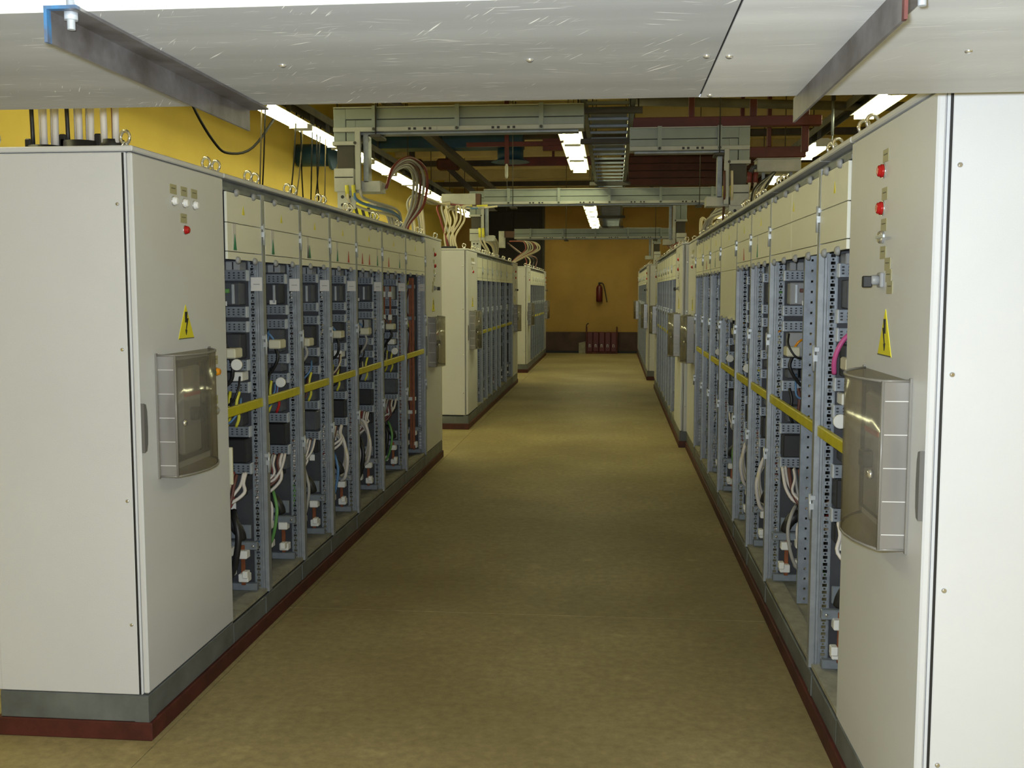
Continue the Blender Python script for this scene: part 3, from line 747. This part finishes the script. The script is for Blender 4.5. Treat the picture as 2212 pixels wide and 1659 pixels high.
# ------------------------------------------------------------------ cable ladder over the aisle
t = thing('cable_ladder', 'grey steel cable ladder running lengthwise above the aisle', 'cable ladder', (0, 0, 3.03))
for x in (-.225, .135):
    add('side_rail', MB().box(x - .02, x - .016, 6.2, 25, 0, .09).box(x - .02, x + .02, 6.2, 25, 0, .004).box(x - .02, x + .02, 6.2, 25, .086, .09), 'ladder', t)
rung = MB().box(-.21, .12, -.02, .02, .01, .03).data('rung', 'zinc_dull')
for k in range(52): link('rung', rung, t, (0, 6.4 + k * .36, 0))
for y in (7.05, 8.75, 10.3):
    add('cover_plate', MB().cbox(-.19, .10, y - .38, y + .38, .032, .036, .001), 'ladder', t)
for y in (7.9, 9.5, 13.2, 16.0, 19.0, 22.0):
    add('cross_bracket', MB().box(-.30, .21, y - .03, y + .03, -.045, -.002), 'dark_steel', t)
    for x in (-.27, .18): add('hanger_rod', MB().tube([(x, y, -.04), (x, y, ZC - 3.03)], .006, 6), 'dark_steel', t)

# ------------------------------------------------------------------ busways
def busway(name, label, x0, x1, y, z0, z1, drop=None, dz=2.5, boxes=True, dark_end=False, rods=()):
    t = thing(name, label, 'busway', (0, y, 0), 0, 'busbar trunking above the aisle')
    h = z1 - z0
    add('upper_plate', MB().cbox(x0, x1, 0, .012, z0 + h * .56, z1, .002), 'busway', t)
    add('lower_plate', MB().cbox(x0, x1, .0, .012, z0 + h * .20, z0 + h * .53, .002), 'busway', t)
    add('core', MB().box(x0 + .01, x1 - .01, .012, .11, z0 + h * .16, z1 - .006), 'black', t)
    add('rear_plate', MB().box(x0, x1, .11, .12, z0 + h * .16, z1), 'busway', t)
    add('top_flange', MB().box(x0, x1, -.02, .13, z1 - .004, z1 + .004), 'busway_l', t)
    add('bottom_flange', MB().cbox(x0, x1, -.028, -.004, z0 + h * .06, z0 + h * .24, .003).box(x0, x1, -.006, .13, z0 + h * .06, z0 + h * .10), 'busway_l', t)
    add('underside_lip', MB().box(x0 + .04, x1 - .04, .02, .13, z0 - .004, z0 + h * .05), 'zinc', t)
    L = x1 - x0; ns = max(2, int(L / .62))
    for k in range(ns):
        x = x0 + L * (k + .5) / ns
        add('strap', MB().box(x - .017, x + .017, -.034, -.001, z0 + h * .05, z1 + .01), 'busway', t)
        add('strap_bolt', MB().lathe([(.011, 0), (.011, -.012)], (x, -.033, z0 + h * .15), 'Y', 8), 'dark_steel', t)
    for k in range(max(1, ns - 1)):
        x = x0 + L * (k + 1.05) / ns
        j = add('joint_plate', MB().box(x - .13, x + .13, -.033, -.027, z0 + h * .08, z0 + h * .21), 'busway_l', t)
        add('joint_hole', MB().box(x - .085, x - .065, -.035, -.032, z0 + h * .10, z0 + h * .19).box(x - .045, x - .025, -.035, -.032, z0 + h * .10, z0 + h * .19).box(x + .03, x + .05, -.035, -.032, z0 + h * .10, z0 + h * .19).box(x + .07, x + .09, -.035, -.032, z0 + h * .10, z0 + h * .19), 'black', j)
    if drop is not None:
        s = 1 if drop == 'l' else -1
        xo = x0 if drop == 'l' else x1
        def bx(a, b, *r): return MB().cbox(min(xo + s * a, xo + s * b), max(xo + s * a, xo + s * b), *r, .002)
        add('drop_outer_plate', bx(-.002, .088, -.0025, .012, dz, z1 - .006), 'busway', t)
        add('drop_inner_plate', bx(.094, .165, -.0025, .012, dz, z0 + h * .53), 'busway', t)
        add('drop_slot', bx(.088, .094, -.001, .006, dz + .01, z0 + h * .53), 'black', t)
        add('drop_core', bx(.01, .20, .012, .11, dz + .01, z0 + h * .18), 'black', t)
        add('drop_flange', bx(.165, .205, -.03, .0, dz - .36, z0 + h * .12), 'busway_l', t)
        add('drop_side', bx(.215, .255, .02, .12, dz - .30, z0), 'zinc', t)
        add('clamp', bx(-.01, .175, -.02, .13, dz - .03, dz), 'busway_l', t)
        add('clamp_bolt', MB().lathe([(.012, 0), (.012, -.015)], (xo + s * .165, -.02, dz - .015), 'Y', 8), 'dark_steel', t)
        if boxes:
            add('lower_duct', bx(.02, .15, .0, .11, dz - .20, dz - .03), 'dark_steel', t)
            b = add('tap_box', bx(-.0, .15, -.02, .14, dz - .37, dz - .20), 'white_box', t)
            add('box_seam', bx(.005, .145, -.022, -.019, dz - .27, dz - .262), 'black', b)
            add('side_box', bx(.16, .34, .02, .22, dz - .37, dz - .29), 'white_box', t)
            e = add('end_plate', bx(.02, .16, -.01, .0, dz - .50, dz - .36), 'white_box', t)
            for k in range(2):
                add('plate_hole', MB().lathe([(.013, 0), (.013, -.003)], (xo + s * (.06 + .0 * k), -.01, dz - .41 - .06 * k), 'Y', 10).lathe([(.013, 0), (.013, -.003)], (xo + s * (.11), -.01, dz - .41 - .06 * k), 'Y', 10), 'black', e)
    for x in rods:
        add('hanger_rod', MB().tube([(x, -.04, z0 - .01), (x, -.04, ZC)], .005, 6), 'dark_steel', t)
        add('rod_bracket', MB().cbox(x - .04, x + .04, -.05, .15, z0 - .035, z0 - .012, .004), 'dark_steel', t)
    return t
busway('busway', 'pale grey busway with elbow dropping to the left front row cabinets', -2.085, -.22, 7.69, 2.83, 3.02, 'l', 2.775, True, rods=(-1.76,))
busway('busway', 'pale grey busway with elbow dropping to the right front row cabinets', .13, 1.105, 8.73, 2.80, 3.00, 'r', 2.73, True, rods=(.86,))
c2 = busway('busway', 'long pale busway spanning the aisle with a white box at its left end', -1.62, 1.52, 13.0, 2.73, 2.93, None, rods=(-1.25, 1.05))
add('end_box', MB().cbox(-2.15, -1.72, -.04, .14, 2.74, 2.88, .006), 'white_box', c2); add('copper_link', MB().cbox(-1.76, -1.66, -.03, .1, 2.73, 2.88, .004), 'brown_link', c2)
add('end_box', MB().cbox(1.52, 1.85, -.04, .14, 2.70, 2.86, .006), 'white_box', c2)
d2 = busway('busway', 'farthest pale busway spanning the aisle below the last lamps', -1.90, 1.22, 20.0, 2.66, 2.855, None, rods=(-.9, .8))
add('end_plate', MB().cbox(-2.20, -2.09, -.03, .14, 2.50, 2.82, .006), 'white_box', d2); add('copper_link', MB().cbox(-2.09, -1.90, -.0, .1, 2.70, 2.82, .004), 'brown_link', d2)
busway('busway', 'busway drop with yellow taped cables above the left middle row', -2.02, -.35, 14.6, 2.87, 3.06, 'l', 2.74, True)
busway('busway', 'busway drop above the right middle row beyond the long busway', .1, 1.08, 15.6, 2.92, 3.10, 'r', 2.72, True)
busway('busway', 'distant busway drop above the right back row beside the back wall', .1, 1.06, 23.5, 2.90, 3.08, 'r', 2.75, True)
tb = thing('tap_off_box', 'white metal tap off box with red sleeved cables above the right front row', 'box', (1.2, 8.95, 2.66))
add('body', MB().cbox(0, .36, 0, .2, 0, .105, .005), 'white_box', tb); add('lid', MB().cbox(-.006, .366, -.006, .206, .105, .112, .002), 'white_box', tb)
add('mounting_bar', MB().box(.05, .075, .08, .1, -.5, 0).box(.28, .305, .08, .1, -.5, 0), 'zinc_dull', tb)
for k in range(2):
    add('red_sleeve', MB().tube([(-.055 + .05 * k, .05, .0), (-.06 + .05 * k, .05, -.085)], .021, 8), 'c_red', tb)
add('cable_gland', MB().tube([(.02, .05, .05), (-.03, .05, .04), (-.05, .05, .0)], .02, 8), 'device', tb)

# ------------------------------------------------------------------ red and dark structural steel under the ceiling
def strut(name, label, cat, m, boxes, group=None):
    t = thing(name, label, cat, (0, 0, 0), 0, group)
    for nm, b in boxes: add(nm, MB().cbox(*b, .004), m, t)
    return t
strut('red_strut_frame', 'dark red steel beam on two posts above the right busway elbow', 'beam', 'redsteel',
      [('beam', (.12, 1.76, 9.15, 9.25, 3.07, 3.155)), ('post', (.64, .69, 9.18, 9.22, 3.155, ZC)), ('post', (1.60, 1.66, 9.18, 9.22, 2.85, 3.07)), ('post', (1.60, 1.66, 9.18, 9.22, 3.155, ZC)), ('post', (1.16, 1.22, 9.18, 9.22, 3.155, 3.3))])
strut('red_strut_frame', 'red cross of steel strut hanging left of the aisle lamps', 'beam', 'redsteel',
      [('beam', (-1.98, -.56, 14.0, 14.06, 3.60, 3.66)), ('post', (-1.46, -1.40, 13.97, 14.0, 3.36, ZC)), ('beam', (-.95, -.56, 14.02, 14.1, 3.54, 3.70))])
strut('red_strut_frame', 'short red steel beam beyond the right busway elbow', 'beam', 'redsteel',
      [('beam', (1.15, 2.0, 11.2, 11.28, 3.06, 3.17)), ('post', (1.32, 1.36, 11.2, 11.28, 3.17, ZC)), ('post', (1.6, 1.64, 11.2, 11.28, 3.17, ZC))])
strut('red_strut_frame', 'red steel beam crossing behind the aisle lamps', 'beam', 'redsteel',
      [('beam', (-1.75, -.3, 17.0, 17.08, 3.70, 3.84)), ('post', (-1.0, -.96, 17.0, 17.06, 3.84, ZC)), ('post', (-1.7, -1.66, 17.0, 17.06, 3.84, ZC))])
for k in range(5):
    z = 3.36 + .115 * k
    tr = thing('red_cable_tray', 'long dark red cable tray, ' + ordinal(k) + ' from the bottom of the stack behind the ladder', 'cable tray', (0, 16.9, z), 0, 'stacked red trays behind the ladder')
    add('tray_face', MB().cbox(.12, 2.4, 0, .01, 0, .098, .002), 'redtray', tr); add('tray_floor', MB().box(.12, 2.4, .01, .3, 0, .004), 'redtray', tr)
    add('tray_lip', MB().box(.12, 2.4, -.015, 0, .09, .098), 'redsteel', tr)
tp = thing('tray_support', 'pair of dark steel uprights carrying the stacked red trays', 'support', (0, 17.2, 3.3))
for x in (.62, 1.5): add('upright', MB().box(x - .03, x + .03, .01, .06, 0, ZC - 3.32), 'dark_steel', tp)
for x, y, lab in ((-3.5, 18.0, 'dark steel hanger bracket with brace beside the left lamp line'), (-2.86, 18.0, 'dark steel hanger bracket with brace under the blue duct')):
    t = thing('hanger_bracket', lab, 'bracket', (x, y, 0))
    add('stem', MB().cbox(-.045, .045, -.04, .04, 3.95, ZC, .004), 'brace_dark', t)
    add('head', MB().cbox(-.19, .19, -.12, .12, 3.76, 3.95, .03), 'redtray', t)
    add('brace', MB().prism([(-.05, 3.78), (.08, 3.78), (.85, 3.05), (.70, 3.05)], -.03, .03, 'Y'), 'brace_dark', t)
for y, lab in ((16.0, 'dark steel purlin crossing high behind the long busway'), (19.3, 'second dark steel purlin under the ceiling ribs'), (23.0, 'farthest dark steel purlin under the ceiling ribs')):
    tag(link('purlin', MB().cbox(XW0, XW1, y - .05, y + .05, 3.98, 4.08, .004).data('purlin', 'brace_dark')), lab, 'purlin', 'dark purlins under the ceiling')
tag(link('purlin', MB().cbox(-2.56, -2.44, 7, 24, 3.72, 3.82, .004).data('purlin', 'brace_dark')), 'dark steel purlin running lengthwise above the left cabinets', 'purlin', 'dark purlins under the ceiling')
tag(link('ceiling_pipe', MB().tube([(.2, 10.4, 3.52), (1.2, 10.45, 3.49), (2.1, 10.5, 3.46), (3.7, 10.6, 3.43)], .045, 10).data('ceiling_pipe', 'tray')), 'brown grey pipe crossing above the red beam on the right', 'pipe')
# blue ventilation duct
t = thing('ventilation_duct', 'dark blue ventilation duct with a round outlet hanging under the ceiling', 'duct', (0, 16, 0))
add('main_duct', MB().cbox(XW0 + .02, -1.38, -.2, .2, 3.84, 4.17, .01), 'blue_duct', t)
for x in (-3.6, -2.6, -1.6): add('duct_flange', MB().cbox(x - .012, x + .012, -.215, .215, 3.825, 4.185, .003), 'blue_duct', t)
add('outlet', MB().lathe([(.20, 3.67), (.20, 3.86)], (-1.58, 0, 0), n=20), 'blue_duct', t)
add('outlet_flare', MB().lathe([(.30, 3.635), (.20, 3.675)], (-1.58, 0, 0), n=20), 'blue_duct', t)
for x in (-3.2, -1.5): add('strap', MB().box(x - .008, x + .008, -.01, .0, 4.17, ZC), 'dark_steel', t)
t = thing('ventilation_elbow', 'blue duct stub on the left wall below the lamp line', 'duct', (-4.0, 13.9, 3.50))
add('stub', MB().lathe([(.15, -.28), (.15, .18)], axis='X', n=16), 'blue_duct', t); add('mouth', MB().lathe([(.20, .18), (.20, .22)], axis='X', n=16), 'blue_duct', t)
# bulb on a cord
t = thing('bare_bulb', 'small unlit bulb holder hanging on a cord from the red strut', 'bulb', (-1.43, 13.95, 3.36))
add('cord', MB().tube([(0, 0, 0), (.01, 0, -.35), (0, 0, -.62)], .004, 5), 'c_black', t); add('holder', MB().lathe([(.012, 0), (.022, -.03), (.022, -.16), (.012, -.19)], n=10), 'white_box', t)
t = thing('turnbuckle', 'long steel turnbuckle hook hanging beside the right lamp channel', 'turnbuckle', (2.02, 10.0, 2.98))
add('body', MB().tube([(0, 0, .12), (0, 0, .45)], .013, 8), 'zinc', t); add('hook', MB().tube(smooth_path([(0, 0, .12), (.0, 0, .05), (.03, 0, .02), (.03, 0, -.02), (0, 0, -.04)]), .008, 6), 'zinc', t)
add('rod', MB().tube([(0, 0, .45), (0, 0, ZC - 2.98)], .005, 6), 'dark_steel', t); add('clevis', MB().cbox(-.02, .02, -.015, .015, .44, .50, .003), 'dark_steel', t)

# ------------------------------------------------------------------ cables on top of the cabinets
def cable(name, pts, r, m, label, cat, group, seg=5, n=7, parts=()):
    o = link(name, MB().tube(smooth_path(pts, seg), r, n).data(name, m)); tag(o, label, cat, group)
    return o
rg = random.Random(3)
# glands and risers on the near left cabinet
for gi, (gx, gy, ncab, lab) in enumerate(((-2.145, 3.80, 5, 'outer'), (-2.005, 3.80, 5, 'middle'), (-1.815, 3.66, 3, 'inner'))):
    g = thing('cable_gland', {'outer': 'black rubber cable gland farthest from the lifting eye on the left near cabinet', 'middle': 'tall black rubber cable gland in the middle on the left near cabinet', 'inner': 'small black cable gland beside the lifting eye on the left near cabinet'}[lab], 'cable gland', (gx, gy, 2.17), 0, 'glands on the left near cabinet')
    wd = .062 if gi < 2 else .036
    add('sleeve', MB().lathe([(wd * 1.25, 0), (wd * 1.3, .016), (wd * 1.12, .024), (wd * 1.1, .036 if gi != 1 else .052)], n=16), 'black', g)
    if gi < 2:
        add('strap_end', MB().cbox(wd * .9, wd * 1.3, -.02, .02, .02, .08, .004), 'black', g)
        add('strap_end', MB().cbox(-wd * 1.3, -wd * .95, -.02, .02, .02, .065, .004), 'black', g)
    for k in range(ncab):
        u = (k + .5) / ncab * 2 - 1
        x = gx + u * wd * .9; y = gy + (k % 2) * .03 - .02
        m = 'c_black' if (k == 0 and gi < 2) else ('c_red' if (gi == 2 and k == 1) else 'c_white')
        r = .0125 if m == 'c_white' else .008
        cable('riser_cable', [(x, y, 2.19), (x + u * .005, y, 2.6), (x - .02 * u, y, 3.1), (x - .04 * u, y, 3.45)], r, m,
              {'c_black': 'black', 'c_red': 'red', 'c_white': 'thick white'}[m] + ' cable, ' + ordinal(k) + ' from the wall side in the ' + {0: 'outer', 1: 'tall middle', 2: 'small inner'}[gi] + ' gland', 'cable', 'riser cables on the left near cabinet')
tr = thing('cable_tray', 'dull steel cable tray high above the left near cabinet', 'cable tray', (0, 0, 3.4))
add('tray_floor', MB().box(-2.35, -1.65, 2.6, 5.2, .06, .064), 'tray', tr)
for x in (-2.35, -1.654): add('tray_side', MB().box(x, x + .004, 2.6, 5.2, .06, .14), 'tray', tr)
for y in (2.9, 4.9):
    for x in (-2.35, -1.655): add('hanger_rod', MB().tube([(x, y, .06), (x, y, ZC - 3.4)], .005, 6), 'dark_steel', tr)

# loops from the first busway box to the left front row
for k in range(5):
    m = ['c_grey', 'c_grey', 'c_brown', 'c_grey', 'c_red'][k]; o = .028 * k
    cable('loop_cable', [(-1.73, 7.85, 2.44), (-1.70, 8.0, 2.58 + o * .4), (-1.66 + o * .2, 8.35, 2.66 + o * .7), (-1.69 + o, 8.75, 2.60 + o * .6), (-1.76 + o, 9.0, 2.42), (-1.84 + o * .4, 9.1, 2.26), (-1.86 + o * .3, 9.12, 2.172)], .0115, m,
          {'c_grey': 'grey cable looping high', 'c_brown': 'thin brown cable looping', 'c_red': 'dark red cable looping'}[m] + ' from the first busway box, ' + ordinal(k) + ' from the inside', 'cable', 'cables looping from the first busway box')
for k, m in enumerate(('c_cream', 'c_blue', 'c_grey')):
    o = .03 * k
    cable('tail_cable', [(-1.985 + .05 * k, 7.66, 2.42), (-1.97 + .05 * k, 7.68, 2.33 + o * .5), (-1.90 + o, 7.9, 2.285 + o), (-1.84 + o, 8.4, 2.285 + o * .8), (-1.84 + o * .4, 8.8, 2.27 + o * .5), (-1.87 + o * .4, 9.0, 2.172)], .0115, m,
          {'c_cream': 'cream', 'c_blue': 'blue', 'c_grey': 'pale grey'}[m] + ' cable with yellow taped end leaving the first busway box', 'cable', 'taped cables from the first busway box')
    if k < 2: tag(link('tape_wrap', MB().tube([(-1.986 + .05 * k, 7.655, 2.45), (-1.983 + .05 * k, 7.665, 2.365)], .0155, 8).data('tape_wrap', 'tape')), ['yellow tape wrapped on the cream cable at the first busway box', 'yellow tape wrapped on the blue cable at the first busway box'][k], 'tape', 'yellow tape on busway cables')
for k in range(4):
    cable('flat_cable', [(-1.98 + .02 * k, 8.3, 2.36), (-1.95 + .022 * k, 8.5, 2.37), (-1.92 + .025 * k, 8.75, 2.30), (-1.91 + .025 * k, 8.85, 2.172)], .012, 'c_grey', 'pale cable, ' + ordinal(k) + ' from the wall side in flat bunch behind the hazard reel', 'cable', 'flat bunch behind the hazard reel')
hz = thing('hazard_reel', 'round reel wrapped in yellow and black striped tape on the left front row', 'reel', (-2.12, 8.75, 2.30))
add('disc', MB().lathe([(.125, -.03), (.125, .03)], axis='Y', n=24), 'yellow_sign', hz)
for k in range(4): add('stripe', MB().prism([(-.10 + .055 * k, -.06), (-.075 + .055 * k, -.06), (-.11 + .055 * k, .07), (-.135 + .055 * k, .07)], -.033, -.03, 'Y'), 'black', hz)
add('foot', MB().cbox(-.08, .08, -.05, .05, -.13, -.10, .004), 'dark_steel', hz)
# bunch over the far door cabinet of the left front row
for k in range(5):
    x = -1.80 - .03 * k; y = 9.85 + .05 * (k % 3); o = .03 * k
    m = ['c_cream', 'c_cream', 'c_grey', 'c_cream', 'c_grey'][k]
    cable('bunch_cable', [(x, y, 2.172), (x - .01, y, 2.32), (x - .03 - o * .3, y + .05, 2.50), (x - .02 - o * .2, y + .3, 2.57 + o * .3), (x - .05, 11.0, 2.60), (-2.0 - .02 * k, 12.3, 2.70), (-2.05 - .01 * k, 13.0, 2.78)], .0115, m,
          {'c_cream': 'cream', 'c_grey': 'grey'}[m] + ' cable, ' + ordinal(k) + ' from the aisle over the far door cabinet, left front row', 'cable', 'bunch over the left front row')
# fan of cables from the white end box to the left middle row door cabinet
for k in range(9):
    u = k / 8; x = -2.02 + .13 * u
    m = ['c_cream', 'c_cream', 'c_red', 'c_cream', 'c_cream', 'c_grey', 'c_cream', 'c_cream', 'c_cream'][k]
    sway = (.12 * math.sin(k * 2.1))
    cable('fan_cable', [(x, 12.5 + .05 * (k % 2), 2.172), (x - .02 + sway * .2, 12.5, 2.33), (x + sway, 12.55, 2.52), (x - .04 + sway * 1.1, 12.7, 2.66 + .03 * (k % 3)), (-1.98 + .07 * (k % 4), 12.95, 2.73)], .0125, m,
          {'c_cream': 'cream', 'c_red': 'dark red', 'c_grey': 'grey'}[m] + ' cable, ' + ordinal(k) + ' from the wall side in the fan on the left middle row', 'cable', 'cable fan on the left middle row')
cl = thing('cable_clamp', 'black cable clamp at the foot of the cable fan, left middle row', 'clamp', (-1.97, 12.5, 2.17))
add('block', MB().cbox(-.11, .08, -.04, .04, 0, .035, .006), 'black', cl)
for k in range(2): add('clamp_screw', MB().lathe([(.008, .035), (.008, .045)], (-.08 + .12 * k, 0, 0), n=8), 'chrome', cl)
for k, (x, z) in enumerate(((-1.90, 2.715), (-1.70, 2.715))):
    tag(link('tape_wrap', MB().tube([(x, 12.92, z), (x + .14, 12.92, z + .006)], .019, 8).data('tape_wrap', 'tape')), ['yellow tape wrapped below the white end box of the long busway', 'yellow tape wrapped below the copper link of the long busway'][k], 'tape', 'yellow tape on busway cables')
for k in range(3):
    cable('jumper_cable', [(-1.95 + .1 * k, 12.9, 2.71), (-1.85 + .1 * k, 12.88, 2.69), (-1.6, 12.9, 2.70), (-1.45, 12.98, 2.72)], .0125, ['c_cream', 'c_blue', 'c_grey'][k], ['cream', 'blue', 'grey'][k] + ' jumper cable under the end of the long busway', 'cable', 'jumpers under the long busway')
# loops on the left middle row
for k in range(6):
    o = .04 * k
    cable('loop_cable', [(-1.86, 14.62, 2.50), (-1.82 + o * .2, 14.7, 2.38), (-1.80 + o * .3, 15.0 + o, 2.36 + o * .4), (-1.79 + o * .2, 15.4 + 2 * o, 2.31 + o * .3), (-1.80, 15.7 + 2 * o, 2.172)], .0115, ['c_cream', 'c_cream', 'c_grey', 'c_cream', 'c_grey', 'c_cream'][k],
          ['cream', 'cream', 'grey', 'cream', 'grey', 'cream'][k] + ' cable loop, ' + ordinal(k) + ' shortest on top of the left middle row', 'cable', 'loops on the left middle row')
for k in range(2):
    tag(link('tape_wrap', MB().tube([(-1.875 + .045 * k, 14.575, 2.55), (-1.87 + .045 * k, 14.58, 2.42)], .021, 8).data('tape_wrap', 'tape')), ['yellow tape on the outer cable below the left middle row busway drop', 'yellow tape on the inner cable below the left middle row busway drop'][k], 'tape', 'yellow tape on busway cables')
    cable('tail_cable', [(-1.87 + .045 * k, 14.58, 2.44), (-1.86 + .045 * k, 14.6, 2.35), (-1.80 + .03 * k, 14.7, 2.25), (-1.79 + .02 * k, 14.75, 2.172)], .014, 'c_cream', ['outer', 'inner'][k] + ' cream tail below the left middle row busway drop', 'cable', 'tails of the left middle row drop')
for k in range(7):
    o = .035 * k; m = ['c_red', 'c_cream', 'c_grey', 'c_cream', 'c_red', 'c_cream', 'c_cream'][k]
    cable('loop_cable', [(-1.98, 19.9, 2.62), (-1.80 + o * .5, 19.7, 2.61), (-1.66 + o * 1.1, 19.4, 2.58 - o * .1), (-1.60 + o * 1.2, 19.0, 2.42), (-1.72 + o * .6, 18.6, 2.27), (-1.80 + o * .2, 18.45, 2.172)], .014, m,
          {'c_red': 'red', 'c_cream': 'cream', 'c_grey': 'grey'}[m] + ' cable, ' + ordinal(k) + ' loop from the inside below the farthest busway', 'cable', 'loops below the farthest busway')
for k in range(4):
    cable('bunch_cable', [(-1.86 + .04 * k, 22.0 + .4 * k, 2.172), (-1.84 + .04 * k, 22.1 + .4 * k, 2.32 + .03 * k), (-1.9, 21.4, 2.45), (-2.05, 20.2, 2.60)], .014, ['c_red', 'c_cream', 'c_black', 'c_brown'][k], ['red', 'cream', 'black', 'brown'][k] + ' cable running back over the left back row', 'cable', 'cables over the left back row')
# right front row
for k in range(3):
    o = .03 * k
    cable('loop_cable', [(1.28, 9.0, 2.60 - o), (1.16, 9.3, 2.46), (1.02, 9.9, 2.40 + o), (.92 + o, 10.3, 2.36 + o), (.89 + o, 10.5, 2.26), (.90 + o, 10.55, 2.172)], .015, ['c_grey', 'c_grey', 'c_cream'][k], ['first grey', 'second grey', 'cream'][k] + ' cable looping to the far end of the right front row', 'cable', 'loops on the right front row')
for k in range(2):
    cable('tail_cable', [(1.145 + .05 * k, 9.0, 2.58), (1.13 + .05 * k, 9.02, 2.46), (1.09 + .05 * k, 9.05, 2.32), (1.08 + .05 * k, 9.1, 2.172)], .014, 'c_cream', ['outer', 'inner'][k] + ' cream tail below the red sleeves on the right front row', 'cable', 'tails below the red sleeves')
for k in range(3):
    cable('arch_cable', [(1.35, 8.98, 2.66), (1.15 + .03 * k, 8.6, 2.50 - .02 * k), (1.05 + .03 * k, 8.1, 2.36 - .03 * k), (1.0 + .03 * k, 7.7, 2.22), (1.0 + .03 * k, 7.6, 2.172)], .012, ['c_black', 'c_grey', 'c_black'][k], ['upper black', 'grey', 'lower black'][k] + ' cable sweeping along the top of the right front row', 'cable', 'sweeping cables on the right front row')
for k in range(2):
    tag(link('tape_wrap', MB().tube([(.90 + .06 * k, 8.68, 2.52), (.905 + .06 * k, 8.7, 2.43)], .014, 8).data('tape_wrap', 'tape')), ['yellow tape on the outer tail of the right busway elbow', 'yellow tape on the inner tail of the right busway elbow'][k], 'tape', 'yellow tape on busway cables')
    cable('tail_cable', [(.90 + .06 * k, 8.68, 2.64), (.905 + .06 * k, 8.7, 2.42), (.93 + .04 * k, 9.0, 2.30), (.95 + .04 * k, 9.3, 2.172)], .011, ['c_brown', 'c_cream'][k], ['brown', 'cream'][k] + ' tail cable of the right busway elbow', 'cable', 'tails of the right busway elbow')
# right middle and back rows
for k in range(6):
    m = ['c_red', 'c_cream', 'c_red', 'c_cream', 'c_cream', 'c_red'][k]; y = 14.6 + .35 * k
    cable('drop_cable', [(.98, 15.65, 2.40), (.93 - .02 * k, 15.5 + .1 * k, 2.36), (.86, (15.4 + y) / 2, 2.30), (.83, y, 2.172)], .014, m, {'c_red': 'red', 'c_cream': 'cream'}[m] + ' cable, ' + ordinal(k) + ' from the near side dropping onto the right middle row', 'cable', 'cables dropping onto the right middle row')
cable('arch_cable', [(.95, 11.4, 2.172), (.94, 11.4, 2.36), (1.0, 11.9, 2.48), (1.15, 12.6, 2.50), (1.5, 12.95, 2.72)], .018, 'c_cream', 'thick cream cable arching onto the near end of the right middle row', 'cable', 'cables on the right middle row')
cable('arch_cable', [(.99, 11.45, 2.172), (.99, 11.45, 2.33), (1.06, 11.95, 2.44), (1.2, 12.6, 2.46), (1.55, 12.95, 2.70)], .018, 'c_cream', 'lower cream cable arching onto the near end of the right middle row', 'cable', 'cables on the right middle row')

# wires on the left wall side
wr = random.Random(9)
for k, (y, z0) in enumerate(((9.05, 3.40), (9.15, 3.40), (10.05, 3.40), (10.2, 3.40), (10.28, 3.40), (10.6, 3.40), (10.75, 3.40), (10.9, 3.40), (11.1, 3.40))):
    a = wr.uniform(-.25, .25)
    m = 'wire_black' if k % 4 else 'rope'
    cable('hanging_wire', [(-3.1, y, z0), (-3.12, y + a * .3, 2.9), (-3.14, y + a, 2.3), (-3.15, y + a * 1.2, 1.4)], .007, m, ordinal(k) + ' thin wire from the duct hanging below the left lamp line', 'wire', 'wires below the left lamp line')
cable('slack_cable', [(-3.3, 7.6, 3.5), (-3.35, 8.1, 3.15), (-3.38, 8.6, 2.93), (-3.4, 9.0, 2.88), (-3.35, 9.5, 3.0), (-3.15, 9.75, 3.4)], .012, 'wire_black', 'slack black cable sagging against the yellow left wall', 'cable', None)

# ------------------------------------------------------------------ far wall: extinguisher, red stand, grey board
t = thing('fire_extinguisher', 'dark red fire extinguisher with black hose hung on the back wall', 'extinguisher', (-.36, YB - .10, 1.39))
add('cylinder', MB().lathe([(.075, 0), (.085, .02), (.085, .36), (.06, .42), (.03, .445)], n=20), 'extinguisher', t)
add('valve', MB().lathe([(.025, .44), (.025, .50)], n=10).box(-.02, .06, -.015, .015, .49, .515), 'black', t)
add('hose', MB().tube(smooth_path([(.02, 0, .49), (.10, 0, .47), (.15, 0, .30), (.18, 0, .14), (.21, 0, -.02)]), .014, 7), 'black', t)
add('wall_bracket', MB().box(-.05, .05, .07, .10, .15, .30), 'dark_steel', t)
t = thing('fire_point_stand', 'red stand of five panels between two dark posts by the back wall', 'stand', (-.69, YB - .22, 0))
for k in range(5):
    p = add('panel', MB().cbox(.02 + .158 * k, .165 + .158 * k, -.02, .05, .05, .58, .012), 'extinguisher', t)
    add('pale_mark', MB().box(.065 + .158 * k, .08 + .158 * k, -.024, -.0195, .17, .25).box(.08 + .158 * k, .11 + .158 * k, -.024, -.0195, .235, .25).box(.105 + .158 * k, .118 + .158 * k, -.024, -.0195, .17, .23), 'label', p)
for x in (0, .81): add('post', MB().cbox(x - .02, x + .02, -.02, .05, 0, .72, .004), 'redbase', t)
add('hook', MB().tube(smooth_path([(0, 0, .70), (.0, 0, .76), (.03, 0, .80), (.06, 0, .80)]), .014, 6), 'black', t)
add('foot_rail', MB().cbox(-.02, .83, -.03, .06, 0, .05, .004), 'redbase', t)
tag(link('leaning_board', MB().prism([(-.90, .0), (-.72, .0), (-.72, .32), (-.90, .28)], YB - .12, YB - .09, 'Y').data('leaning_board', 'sill')), 'small grey board leaning on the back wall beside the red stand', 'board')
